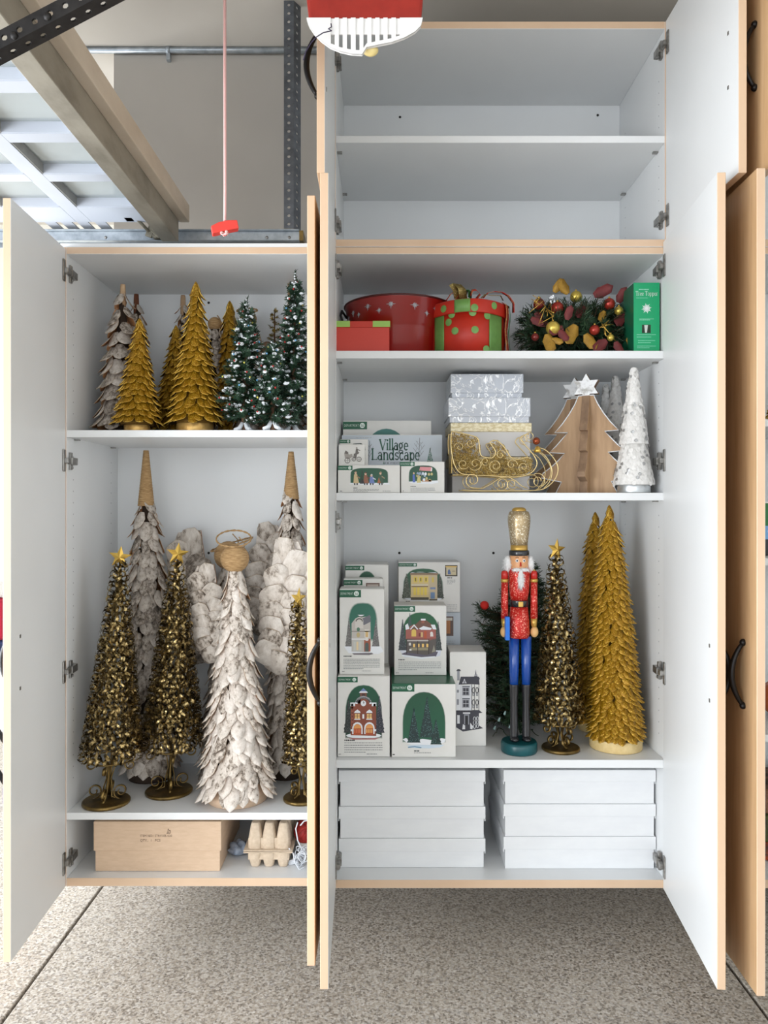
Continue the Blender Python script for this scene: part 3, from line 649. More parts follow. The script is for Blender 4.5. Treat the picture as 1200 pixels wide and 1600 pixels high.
# --- curled metal ribbon trees
def star_mesh(r, th):
    mb = MB(); pts = [(math.sin(PI*i/5)*(r if i % 2 == 0 else r*.42), math.cos(PI*i/5)*(r if i % 2 == 0 else r*.42)) for i in range(10)]
    n = len(mb.v); mb.v += [(x, 0, z) for x, z in pts]+[(0, -th, 0), (0, th, 0)]
    for i in range(10): j = (i+1) % 10; mb.face((n+i, n+j, n+10)); mb.face((n+j, n+i, n+11))
    return mb.mesh('star', M['star_gold'])
def curl_tree(label, star_px, ring_px, base_px, d, base_z, half_px, disc_r, seed, rotz=0):
    rnd = random.Random(seed); k = d/1200; bx = X(base_px[0], d); H = Z(star_px[1], d)-base_z; zr = Z(ring_px[1], d)-base_z
    dx = X(star_px[0], d)-bx; rx = X(ring_px[0], d)-bx; r0 = half_px*k
    t = thing('metal_curl_tree', label, 'ornamental tree', (bx, d, base_z+0.0005), rotz)
    MB().lathe([(disc_r*.98, 0), (disc_r, .002), (disc_r, .007), (disc_r*.95, .010)], 32).build('base_disc', M['bronze_dark'], t, 0.001)
    axis = lambda z: (rx+(dx-rx)*(z-zr)/(H-zr))
    mb = MB(); top = H-0.012
    rad = lambda u: r0*(1-u)**0.92+0.010
    for i in range(1, 6):                      # inner wire frame
        u = i/6; z = zr+(top-zr)*u; mb.tube([(axis(z)+rad(u)*.8*math.cos(a*PI/9), rad(u)*.8*math.sin(a*PI/9), z) for a in range(18)], 0.0016, 5, 0, True)
    for j in range(5):
        a = 2*PI*j/5; mb.tube([(axis(zr)+r0*.85*math.cos(a), r0*.85*math.sin(a), zr), (axis(top), 0, top)], 0.0018, 5)
    mb.build('wire_frame', M['bronze_dark'], t)
    mb = MB(); z = zr+0.009; row = 0
    while z < top:
        u = (z-zr)/(top-zr); r = rad(u); cnt = max(5, int(2*PI*r/0.0185))
        for j in range(cnt):
            a = 2*PI*(j+.5*(row % 2))/cnt+rnd.uniform(-.1, .1); cr = rnd.uniform(.0095, .0130); wv = rnd.uniform(.0021, .0029)
            c = Vector((axis(z)+r*math.cos(a), r*math.sin(a), z+rnd.uniform(-.002, .002)))
            nrm = Vector((math.cos(a), math.sin(a), 0)); tg = Vector((-math.sin(a), math.cos(a), 0)); up = Vector((0, 0, 1))
            th = PI/2+rnd.uniform(-.5, .5)+(0.45 if row % 2 else -0.45); e1 = (tg*math.cos(th)+up*math.sin(th)); ax = (up*math.cos(th)-tg*math.sin(th)); ph = rnd.uniform(0, 6.28); m = 9
            pts = [c+e1*(cr*math.cos(ph+7.2*q/m))+nrm*(cr*math.sin(ph+7.2*q/m))+ax*(wv*1.6*(q/m-.5)) for q in range(m+1)]
            mb.ribbon(pts, ax*wv)
        z += 0.0138; row += 1
    mb.build('ribbon_curls', M['bronze'], t, kind='stuff')
    # ring and scroll stand
    MB().tube([(rx+r0*.93*math.cos(a*PI/16), r0*.93*math.sin(a*PI/16), zr-.002) for a in range(32)], 0.0022, 6, 0, True).build('ring', M['bronze_dark'], t)
    def spiral(c, r, a0, turns, n=22): return [(c[0]+r*(1-.72*i/n)*math.cos(a0+turns*2*PI*i/n), c[1]+r*(1-.72*i/n)*math.sin(a0+turns*2*PI*i/n)) for i in range(n+1)]
    for j in range(4):
        a = PI*j/2+0.05; pr = []
        sr = disc_r*.33; c0 = (disc_r*.56, 0.012+sr)
        low = spiral(c0, sr, -PI/2, -1.35); c1 = (r0*.80, zr-.004-sr*.72); up = spiral(c1, sr*.78, PI/2, 1.25)
        mid = [(c0[0]-sr*1.1, 0.018), (0.012, zr*.36), (0.006, zr*.55), (0.012, zr*.78), (r0*.42, zr-.004), (r0*.72, zr-.003)]
        def to3(p): return (p[0]*math.cos(a)+rx*min(1, p[1]/zr), p[0]*math.sin(a), p[1])
        f = MB(); tg = Vector((-math.sin(a), math.cos(a), 0))*0.0036
        f.ribbon([to3(p) for p in low[::-1]+mid], tg); f.ribbon([to3(p) for p in [(r0*.72, zr-.003)]+up], tg)
        o = f.build('scroll_leg', M['bronze_dark'], t); so = o.modifiers.new('thickness', 'SOLIDIFY'); so.thickness = 0.0028; so.offset = 0
    s = bpy.data.objects.new('star', star_mesh(18*k, 0.007)); COL.objects.link(s); s.parent = t; s.location = (dx, -0.004, H+0.004); s.rotation_euler = (0, 0.12, 0.12)
    return t
curl_tree('leftmost gold curled ribbon tree, star-topped, on a scroll stand near the hinge side', (188, 873), (174, 1184), (166, 1241), 2.17, ZB, 38, 0.066, 61)
curl_tree('gold curled ribbon tree between the leftmost one and the birch angel', (277, 868), (268, 1166), (264, 1228), 2.25, ZB, 40, 0.068, 62, 0.3)
curl_tree('gold curled ribbon tree half cut off by the open door of the left cabinet', (463, 937), (470, 1190), (472, 1238), 2.195, ZB, 20, 0.054, 63, 0.8)
curl_tree('gold curled ribbon tree standing next to the nutcracker', (867, 861), (874, 1126), (876, 1172), 2.19, S3, 31, 0.054, 64, 0.35)
# --- tall gold pair in the middle cabinet
leaf_tree('tallest gold leaf tree, at the right end of the nutcracker shelf', (952, 789), 962, 2.215, S3, 50, gold_tall, 0.0165, 0.0285, M['base_cream'], 0.074, 0.032, 71, 300, tilt=(0.44, 0.30), power=.52)
leaf_tree('tall gold leaf tree in shadow behind the tallest gold one', (930, 800), 934, 2.39, S3, 42, gold_tall, 0.0185, 0.0285, M['base_cream'], 0.06, 0.03, 72, 200, tilt=(0.44, 0.30), power=.52)

# ------------------------------------------------------------------ evergreens
M['needle'] = noisy('pine_needles', [(0.3, S(16,38,25)), (0.55, S(32,64,42)), (0.75, S(62,94,64))], 70, 3, rough=0.6)
M['needle_dark'] = noisy('dark_pine_needles', [(0.3, S(18,38,20)), (0.55, S(32,60,34)), (0.8, S(66,96,58))], 50, 3, rough=0.6)
M['snow'] = plain('flocked_snow', S(236,240,244), 0.7)
M['trunk'] = noisy('trunk_brown', [(0.3, S(74,50,34)), (0.7, S(110,78,54))], 50, 3, rough=0.8)
M['berry_red'] = plain('red_berry', S(176,40,36), 0.3); M['berry_blue'] = plain('blue_berry', S(110,170,214), 0.3); M['berry_yellow'] = plain('yellow_berry', S(214,204,96), 0.3)
M['bauble_red'] = plain('red_bauble', S(156,48,36), 0.28, 0.4); M['bauble_gold'] = plain('gold_bauble', S(206,180,84), 0.28, 0.6); M['bauble_dark'] = plain('maroon_bauble', S(112,34,30), 0.3, 0.3)
def bough(mb, p0, p1, nn, nl, rnd, w=0.0009, sag=0.15, wood=1):
    p0, p1 = Vector(p0), Vector(p1); ln = (p1-p0).length; pts = []
    for i in range(6):
        t = i/5; p = p0.lerp(p1, t); p.z -= sag*ln*t*(1-t)*2; pts.append(p)
    mb.tube(pts, [0.0016*(1.2-t*.18) for t in range(6)], 4, wood)
    for i in range(nn):
        t = 0.12+0.9*i/nn; q = min(4, int(t*5)); f = min(1, t*5-q); c = pts[q].lerp(pts[q+1], f); ax = (pts[q+1]-pts[q]).normalized()
        a = rnd.uniform(0, 2*PI); o = ax.orthogonal().normalized(); o.rotate(Matrix.Rotation(a, 3, ax)); d = (o+ax*rnd.uniform(.5, 1.1)).normalized()
        e = c+d*nl*rnd.uniform(.7, 1.15); s = d.cross(ax).normalized()*w
        mb.poly([c-s, c+s, e+s*.6, e-s*.6], 0)
    return pts
def frosted_tree(label, top_px, base_px, d, base_z, half_px, seed, nb=64):
    rnd = random.Random(seed); k = d/1200; bx = X(base_px, d); H = Z(top_px[1], d)-base_z; dx = X(top_px[0], d)-bx; r0 = half_px*k
    t = thing('frosted_pine', label, 'ornamental tree', (bx, d, base_z+0.0005))
    mb = MB().tube([(0, 0, 0.0), (0, 0, H*.12), (dx*.5, 0, H*.5), (dx, 0, H*.97)], [0.0095, 0.008, 0.005, 0.0015], 8)
    mb.build('trunk', M['trunk'], t)
    mb = MB()
    for j in range(4):
        a = j*PI/2+.7; mb.tube([(0.006*math.cos(a), 0.006*math.sin(a), 0.026), (0.016*math.cos(a), 0.016*math.sin(a), .010), (0.032*math.cos(a), 0.032*math.sin(a), 0.005)], [0.006, .0065, .0045], 6)
    mb.build('foot', [M['snow']], t)
    fo = MB(); sn = MB(); be = {k_: MB() for k_ in ('berry_red', 'berry_blue', 'berry_yellow')}
    for i in range(nb):
        u = (i/nb)**0.9; z = H*(0.13+0.80*u); r = r0*(1-u)**0.85+0.010; a = i*2.39996+rnd.uniform(-.3, .3); r *= rnd.uniform(.72, 1.08)
        p0 = Vector((dx*z/H, 0, z)); p1 = p0+Vector((r*math.cos(a), r*math.sin(a), -r*.18+rnd.uniform(-.006, .010)))
        pts = bough(fo, p0, p1, int(34+r*900), 0.0165, rnd, 0.0013)
        for q in range(int(2+r*44)):
            c = pts[1+rnd.randrange(4)].lerp(pts[5], rnd.random()*.9)+Vector((rnd.uniform(-.006, .006), rnd.uniform(-.006, .006), rnd.uniform(.0, .007)))
            s = rnd.uniform(.0024, .0056); sn.ball(c, s, 0, 6, 4, (rnd.uniform(.8, 1.9), rnd.uniform(.8, 1.5), rnd.uniform(.7, 1.1)))
        if rnd.random() < 0.40:
            kk = rnd.choice(['berry_red', 'berry_red', 'berry_blue', 'berry_yellow']); be[kk].ball(p1+Vector((0, -.004, .003)), 0.0028, 0, 7, 5)
    bough(fo, (dx, 0, H*.88), (dx, 0, H), 46, 0.010, rnd, 0.0011, 0, 1)
    for q in range(6): sn.ball((dx+rnd.uniform(-.003, .003), -.003, H*(.9+.1*q/6)), 0.0026, 0, 6, 4)
    fo.build('foliage', [M['needle'], M['trunk']], t, kind='stuff'); sn.build('snow_flock', M['snow'], t, kind='stuff')
    for k_, b in be.items():
        if b.v: b.build('berries', M[k_], t, kind='stuff')
    return t
frosted_tree('frosted green mini pine in front of the twine-headed angel on the left upper shelf', (386, 466), 382, 2.17, ZA, 43, 81, 105)
frosted_tree('shortest frosted green mini pine, middle of the three', (426, 533), 427, 2.135, ZA, 39, 82, 85)
frosted_tree('tallest frosted green mini pine, partly behind the open left cabinet door', (462, 424), 457, 2.20, ZA, 35, 83, 115)
# small figures at the back of the same shelf
angel('small bark angel with twine halo behind the first frosted pine', (388, 499), 2.38, 388, ZA, 30, 84, 'birch_grey', tiny_grey, 13, [], [(-3, 15, 16, 8, (0.45, 0.0))], 0.034, 90, 0.03)
angel('small brown bark figure with round head beside the largest gold tree', (336, 507), 2.40, 340, ZA, 24, 85, 'birch_grey', tiny_grey, 11, [], [], 0.030, 90, 0.03)
def twig_angel(label, head_px, d, base_z):
    k = d/1200; t = thing('twig_angel', label, 'angel figure', (X(head_px[0], d), d, base_z+.0005)); hz = Z(head_px[1], d)-base_z
    MB().lathe([(.034, 0), (.032, .02), (.012, hz-.01)], 16).build('body_cone', M['trunk'], t)
    MB().ball((0, 0, hz), 0.022, 0, 16, 10).build('head', M['trunk'], t)
    rnd = random.Random(5)
    for s in (-1, 1):
        mb = MB()
        for j in range(16):
            a = rnd.uniform(.35, 1.35); l = rnd.uniform(.06, .105); mb.tube([(s*.006, .02, hz-.045), (s*(.006+l*.5*math.cos(a)), .024, hz-.045+l*.55*math.sin(a)), (s*(.006+l*math.cos(a)), .028, hz-.045+l*math.sin(a)*.98)], 0.0013, 4)
        mb.build('twig_wing', M['cork'], t)
twig_angel('brown twig-winged figure behind the shortest frosted pine', (418, 545), 2.36, ZA)
def tinsel_tree(label, top_px, base_px, d, base_z, half_px, m):
    rnd = random.Random(9); k = d/1200; H = Z(top_px[1], d)-base_z; t = thing('tinsel_tree', label, 'ornamental tree', (X(base_px, d), d, base_z+.0005))
    MB().lathe([(.02, 0), (.02, .01), (.004, .014), (.002, H*.96)], 12).build('stand', M['trunk'], t); mb = MB()
    for i in range(46):
        u = i/46; z = H*(.15+.85*u); a = i*2.4; r = half_px*k*(1-u)+.008; bough(mb, (0, 0, z), (r*math.cos(a), r*math.sin(a), z+.004), 22, .010, rnd, .0012, 0, 0)
    mb.build('foliage', M[m], t, kind='stuff')
M['tinsel_olive'] = noisy('olive_tinsel', [(0.3, S(92,74,22)), (0.7, S(160,134,58))], 80, 3, rough=0.45, metal=0.3)
tinsel_tree('small olive gold tinsel tree behind the frosted pines', (428, 482), 429, 2.45, ZA, 22, 'tinsel_olive')

# wreath lying on the upper right shelf
def pine_garland():
    d = 2.28; t = thing('christmas_wreath', 'dark green wreath with red and gold baubles on the shelf below the empty cabinet', 'wreath', (X(897, d), d, S1+.0005))
    rnd = random.Random(91); fo = MB(); k = d/1200
    def ctr(u): a = PI*2*u; return Vector((0.100*math.cos(a), 0.052*math.sin(a), 0.090+0.010*math.sin(3*a)))
    ring = [ctr(i/24) for i in range(24)]
    fo.tube(ring, 0.034, 8, 0, True)
    for i in range(680):
        u = rnd.random(); c = ctr(u); tg = (ctr(u+.01)-c).normalized(); o = tg.orthogonal().normalized(); o.rotate(Matrix.Rotation(rnd.uniform(0, 6.28), 3, tg))
        e = c+o*rnd.uniform(.064, .086)+tg*rnd.uniform(-.03, .03)
        if e.z < .034: e.z = .034+rnd.random()*.012
        bough(fo, c+o*.008, e, 38, .019, rnd, .0012, .05)
    fo.build('foliage', [M['needle_dark'], M['trunk']], t, kind='stuff')
    def at(px, py, out): p = W(px, py, d-out); return Vector((p.x-X(897, d), -out, p.z-S1))
    for px, py, r, m, nm in ((842,475,9,'bauble_dark','red_bauble'), (871,481,9.5,'bauble_red','red_bauble'), (952,475,9,'bauble_red','red_bauble'), (864,513,11,'bauble_gold','gold_bauble'),
                             (929,516,8,'bauble_red','red_bauble'), (836,527,6,'bauble_dark','red_bauble'), (954,528,5.5,'bauble_gold','gold_bauble'), (900,464,9.5,'bauble_gold','gold_bauble'), (967,486,7,'bauble_gold','gold_bauble')):
        c = at(px, py, .125 if py > 495 else (.085 if py > 470 else .05)); mb = MB().ball(c, r*k*.95, 0, 18, 12); mb.lathe([(.003, 0), (.003, .004)], 8, 1, c+Vector((0, .0, r*k*.93)))
        mb.build(nm, [M[m], M['star_gold']], t)
    M['leaf_gold_felt'] = noisy('gold_fabric_leaf', [(0.3, S(120,86,20)), (0.7, S(178,138,52))], 60, 3, rough=0.55, metal=0.3)
    M['leaf_red_felt'] = noisy('maroon_fabric_leaf', [(0.3, S(74,24,28)), (0.7, S(118,46,46))], 60, 3, rough=0.7)
    lm = {k_: leaf_mesh('fabric_leaf', .05, .026, .35, [M[k_]]*3, 3, .1, .4) for k_ in ('leaf_gold_felt', 'leaf_red_felt')}
    for px, py, m, rot, sc, out in ((866,457,'leaf_gold_felt',2.6,.62,.09), (888,459,'leaf_gold_felt',-2.5,.75,.09), (928,462,'leaf_red_felt',2.0,.85,.10), (914,478,'leaf_red_felt',-.6,.7,.11), (945,486,'leaf_gold_felt',-.4,.6,.115),
                                    (855,522,'leaf_gold_felt',.2,.85,.135), (862,530,'leaf_gold_felt',1.2,.5,.135), (900,508,'leaf_gold_felt',-.5,1.0,.125), (915,522,'leaf_gold_felt',.5,.8,.125), (880,512,'leaf_red_felt',-1.2,.7,.13), (886,500,'leaf_red_felt',2.9,.6,.13), (874,516,'leaf_red_felt',.6,.6,.135),
                                    (948,532,'leaf_red_felt',-.9,.8,.13), (962,534,'leaf_red_felt',.4,.6,.13), (966,473,'leaf_red_felt',2.7,.7,.09), (838,488,'leaf_red_felt',.5,.8,.10), (830,497,'leaf_red_felt',1.0,.6,.11), (987,520,'leaf_gold_felt',.1,.9,.10), (977,488,'leaf_red_felt',-.6,.8,.10)):
        o = bpy.data.objects.new('fabric_leaf', lm[m]); COL.objects.link(o); o.parent = t; o.location = at(px, py, out if py > 495 else out-.025); o.rotation_euler = (0, rot, PI); o.scale = (sc*1.5, sc*1.2, sc*1.3)
    wb = MB()
    for px, py in ((842,468), (944,508), (855,485)):
        c = at(px, py, .12)
        for j in range(7): wb.tube([c, c+Vector((rnd.uniform(-.02, .02), -.012, rnd.uniform(-.035, .02))), c+Vector((rnd.uniform(-.035, .035), -.006, rnd.uniform(-.05, .01)))], .0011, 4)
    wb.build('gold_twigs', M['star_gold'], t, kind='stuff')
    pb = MB()
    for j in range(9): pb.ball(at(862, 468, .11)+Vector((rnd.uniform(-.012, .012), rnd.uniform(-.008, .0), rnd.uniform(-.012, .012))), .0030, 0, 8, 6)
    pb.build('pearl_cluster', M['snow'], t)
pine_garland()
# unlit green tree behind the nutcracker
def bushy_tree():
    d = 2.385; t = thing('artificial_pine', 'dark green bushy artificial pine in shadow behind the nutcracker', 'ornamental tree', (X(805, d), d, S3+.0005)); rnd = random.Random(95); k = d/1200
    H = Z(878, d)-S3; mb = MB().tube([(0, 0, 0.005), (0.01, 0, H*.5), (.035, 0, H*.98)], [.009, .007, .003], 8); mb.build('trunk', M['trunk'], t)
    fo = MB()
    prof = [(0.05, .100), (.15, .118), (.4, .120), (.62, .112), (.75, .085), (.9, .05), (1.0, .02)]
    def rad(u):
        for (a, ra), (b, rb) in zip(prof, prof[1:]):
            if a <= u <= b: return ra+(rb-ra)*(u-a)/(b-a)
        return prof[0][1]
    for i in range(330):
        u = .05+.93*(i/330); z = H*u; a = i*2.39996; r = rad(u)*rnd.uniform(.75, 1.02); p0 = Vector((.035*u, 0, z)); e = p0+Vector((r*math.cos(a), min(.082, max(-.11, r*math.sin(a))), rnd.uniform(-.012, .02)))
        bough(fo, p0, e, 52, .020, rnd, .0013, .1)
    for j in range(26):                                            # shoulder of the bough that lies to the left
        p0 = Vector((-.03, -.02, H*rnd.uniform(.3, .70))); e = Vector((X(742, d)-X(805, d)+rnd.uniform(0, .03), -.04+rnd.uniform(-.03, .03), p0.z+rnd.uniform(.0, .05))); bough(fo, p0, e, 60, .020, rnd, .0013, .05)
    fo.build('foliage', [M['needle_dark'], M['trunk']], t, kind='stuff')
    c = W(757, 946, d-.05); MB().ball((c.x-X(805, d), -.05, c.z-S3), .0135, 0, 16, 10).build('red_pompom', plain('red_pompom', S(206,36,26), .7), t)
    lb = MB(); gl = plain('pale_bulb', S(176,208,206), .25)
    for px, py in ((779,1127), (772,1140), (788,1117), (796,1138), (803,1130), (826,1124)):
        c = W(px, py, 2.29); p = Vector((c.x-X(805, d), 2.29-d, c.z-S3)); lb.tube([p, p+Vector((.004, 0, .011))], [.0042, .0022], 7, 0)
    lb.build('light_bulbs', gl, t, kind='stuff')
    cb = MB(); pts = []
    for i in range(40): u = i/39; pts.append((X(770+70*u, 2.3)-X(805, d)+.004*math.sin(i), 2.30-d+.012*math.sin(i*1.3), .004+.022*max(0, math.sin(u*3*PI))))
    cb.tube(pts, .0012, 4); cb.build('light_cord', M['needle_dark'], t)
bushy_tree()

# ------------------------------------------------------------------ wooden and white trees on the box shelf
M['wood_tree'] = noisy('mango_wood', [(0.25, S(138,108,78)), (0.5, S(168,136,102)), (0.75, S(184,153,118))], 8, 5, (6,6,0.7), rough=0.6)
M['wood_edge'] = noisy('dark_cut_edge', [(0.3, S(112,88,68)), (0.7, S(150,122,96))], 30, 3, (1,1,.4), rough=0.7)
M['wash'] = noisy('white_wash', [(0.35, S(170,168,164)), (0.5, S(232,233,234)), (0.8, S(240,241,242))], 45, 5, rough=0.6)
WT = [(0,0), (23.5,0), (13,-19.5)]      # unused corner kept out of the outline below
def wood_tree(label, star_px, base_px, d, hpx, rot):
    k = d/1200; t = thing('wooden_tree', label, 'ornamental tree', (X(base_px, d), d, S2+.0005), rot)
    half = [(48,0), (39,18), (72,25), (69,33), (55,43), (44,53), (34,64), (59,66), (48,76), (38,87), (29,97), (50,98), (38,111), (27,126), (18,141), (12,155)]
    s = hpx*k/155.0
    out = [(-x*s, z*s) for x, z in half]+[(x*s, z*s) for x, z in half[::-1]]
    th = .011
    mb = MB().prism(out, -th, th, 0, 1); mb.build('front_silhouette', [M['wood_tree'], M['wood_edge']], t, 0.0012)
    e = MB(); e.tube([(x*1.0, -th-.0006, max(z, .0018)) for x, z in out], .0016, 4); e.build('white_outline', M['snow'], t)
    mb = MB().prism([(x*.62, z) for x, z in out], -th, th, 0, 1)
    mb.v = [(-y, x, z) for x, y, z in mb.v]; mb.v = mb.v; c = mb.build('cross_silhouette', [M['wood_tree'], M['wood_edge']], t, 0.0012)
    sp = [(math.sin(PI*i/6)*(22 if i % 2 == 0 else 12.5)*s, math.cos(PI*i/6)*(22 if i % 2 == 0 else 12.5)*s) for i in range(12)]
    z0 = 168*s; MB().prism([(x, z+z0) for x, z in sp], -th*1.15, th*1.1, 0, 1).build('star', [M['wash'], M['wood_edge']], t, 0.001)
    return t
wood_tree('front wooden fir tree with whitewashed star on top', (922, 600), 917, 2.205, 152, -0.46)
wood_tree('rear wooden fir tree peeking out left behind the front wooden one', (893, 615), 899, 2.345, 148, -0.46)
M['white_paper'] = noisy('white_paper_scales', [(0.3, S(214,212,208)), (0.6, S(232,230,227)), (0.8, S(240,239,237))], 120, 4, rough=0.7, bump=0.5)
M['silver'] = plain('silver_base', S(206,210,212), 0.3, 0.8); M['silver_dot'] = plain('silver_dot', S(176,176,176), 0.35, 0.6)
def white_tree(label, top_px, base_px, d, half_px, seed):
    rnd = random.Random(seed); k = d/1200; H = Z(top_px[1], d)-S2; r0 = half_px*k
    t = thing('white_cone_tree', label, 'ornamental tree', (X(base_px, d), d, S2+.0005))
    MB().lathe([(r0*.80, 0), (r0*.80, .022)], 28).build('base', M['silver'], t, .001)
    tiers = [(0.022, H*.39, 1.0, .60), (H*.385, H*.70, .70, .46), (H*.69, H*.985, .44, .15)]; dots = MB(); fl = MB()
    for z0, z1, ra, rb in tiers:
        MB().lathe([(ra*r0*.97, z0), (ra*r0, z0+.002), (rb*r0, z1), (rb*r0*.7, z1+.003)], 30).build('tier', M['white_paper'], t)
        for i in range(int(130*(ra+rb))):
            u = rnd.random(); a = rnd.uniform(0, 2*PI); r = (ra+(rb-ra)*u)*r0; z = z0+(z1-z0)*u; nrm = Vector((math.cos(a), math.sin(a), .25)).normalized(); tg = Vector((-math.sin(a), math.cos(a), 0)); up = nrm.cross(tg)
            c = Vector((r*math.cos(a), r*math.sin(a), z)); q = fl if rnd.random() > .14 else dots; s1 = .0075 if q is fl else .0050
            off = nrm*(.0010 if q is fl else .0022); n = len(q.v); m = 7
            for j in range(m): an = 2*PI*j/m; q.v.append(tuple(c+off*(1+.6*math.sin(j*2.0))+tg*(s1*math.cos(an))+up*(s1*math.sin(an))))
            q.face(range(n, n+m))
    MB().lathe([(.15*r0, H*.97), (.13*r0, H*1.0)], 10).build('tip', M['white_paper'], t)
    fl.build('paper_scales', M['white_paper'], t, kind='stuff'); dots.build('silver_dots', M['silver_dot'], t, kind='stuff')
white_tree('front white three-tier cone tree on a silver base', (993, 575), 990, 2.15, 32, 1)
white_tree('white cone tree in the middle of the row of three, behind the front one', (970, 588), 962, 2.335, 27, 2)
white_tree('rearmost white cone tree, just right of the wooden tree star', (950, 601), 947, 2.425, 23, 3)

# ------------------------------------------------------------------ printed cartons
def print_mat():
    m, nt, b = newmat('printed_card'); a = node(nt, 'ShaderNodeVertexColor'); a.layer_name = 'ink'
    nt.links.new(a.outputs['Color'], b.inputs['Base Color']); b.inputs['Roughness'].default_value = 0.42; return m
M['print'] = print_mat()
M['card_white'] = noisy('white_carton', [(0.3, S(226,225,221)), (0.7, S(233,232,229))], 12, 3, rough=0.5)
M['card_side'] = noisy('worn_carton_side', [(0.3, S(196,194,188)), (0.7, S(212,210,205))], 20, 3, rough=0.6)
M['card_green'] = plain('green_carton_top', S(18,92,62), 0.3)
M['card_blue'] = noisy('pale_blue_carton', [(0.3, S(196,206,216)), (0.7, S(204,213,222))], 12, 3, rough=0.5)
_tc = {}
def text_faces(body):
    if body not in _tc:
        cu = bpy.data.curves.new('lettering', 'FONT'); cu.body = body; cu.resolution_u = 2; o = bpy.data.objects.new('lettering', cu)
        me = bpy.data.meshes.new_from_object(o); vs = [tuple(v.co) for v in me.vertices]; fs = [tuple(p.vertices) for p in me.polygons]
        w = max([v[0] for v in vs] or [1]); _tc[body] = (vs, fs, w); bpy.data.objects.remove(o); bpy.data.curves.remove(cu); bpy.data.meshes.remove(me)
    return _tc[body]
def arc(cx, cy, rx, ry, a0, a1, n=10): return [(cx+rx*math.cos(math.radians(a0+(a1-a0)*i/n)), cy+ry*math.sin(math.radians(a0+(a1-a0)*i/n))) for i in range(n+1)]
K, H_ = 1.0, 0.42
GLYPH = {   # drawn serif capitals and lower case: (advance, [(points, weight)])
 'V': (.60, [([(.04,.70),(.29,0)], 1), ([(.29,0),(.54,.70)], .5), ([(-.04,.70),(.14,.70)], .4), ([(.44,.70),(.62,.70)], .4)]),
 'L': (.52, [([(.10,0),(.10,.70)], 1), ([(.02,.70),(.20,.70)], .4), ([(.02,0.02),(.46,0.02)], .5), ([(.46,0),(.48,.16)], .4)]),
 'T': (.56, [([(.27,0),(.27,.68)], 1), ([(.02,.68),(.52,.68)], .5), ([(.02,.68),(.01,.55)], .4), ([(.52,.68),(.53,.55)], .4), ([(.18,0),(.36,0)], .4)]),
 'i': (.22, [([(.10,0),(.10,.46)], 1), ([(.02,.45),(.10,.45)], .4), ([(.02,0),(.19,0)], .4), ([(.10,.60),(.10,.68)], 1.1)]),
 'l': (.22, [([(.10,0),(.10,.74)], 1), ([(.02,.73),(.10,.73)], .4), ([(.02,0),(.19,0)], .4)]),
 'a': (.42, [(arc(.17,.14,.13,.14,60,400), .7), ([(.31,0),(.31,.34)], 1), (arc(.19,.33,.12,.13,0,160), .6), ([(.31,0),(.38,.02)], .5)]),
 'g': (.46, [(arc(.19,.28,.13,.17,0,360,14), .8), ([(.27,.42),(.38,.50)], .5), (arc(.20,-.12,.16,.11,0,360,14), .6), ([(.10,.12),(.12,.0),(.30,-.03)], .6)]),
 'e': (.40, [(arc(.19,.22,.15,.23,0,310,14), .75), ([(.05,.24),(.34,.24)], .5)]),
 'n': (.50, [([(.10,0),(.10,.46)], 1), ([(.02,.45),(.10,.45)], .4), (arc(.24,.30,.14,.15,0,170), .7), ([(.38,0),(.38,.32)], 1), ([(.02,0),(.18,0)], .4), ([(.30,0),(.46,0)], .4)]),
 'd': (.48, [(arc(.18,.22,.14,.22,20,340,14), .8), ([(.35,0),(.35,.74)], 1), ([(.27,.73),(.35,.73)], .4), ([(.35,0),(.43,.01)], .4)]),
 's': (.36, [(arc(.17,.34,.12,.11,20,270), .7), (arc(.17,.12,.12,.11,90,-160), .7)]),
 'c': (.40, [(arc(.20,.22,.15,.23,40,320,14), .8)]),
 'p': (.48, [([(.10,-.22),(.10,.46)], 1), ([(.02,.45),(.10,.45)], .4), (arc(.25,.22,.14,.22,-160,160,14), .8), ([(.02,-.22),(.19,-.22)], .4)]),
 'r': (.36, [([(.10,0),(.10,.46)], 1), ([(.02,.45),(.10,.45)], .4), (arc(.24,.32,.13,.13,40,170), .7), ([(.02,0),(.20,0)], .4)]),
 'o': (.44, [(arc(.20,.22,.16,.23,0,360,16), .8)]), ' ': (.26, [])}
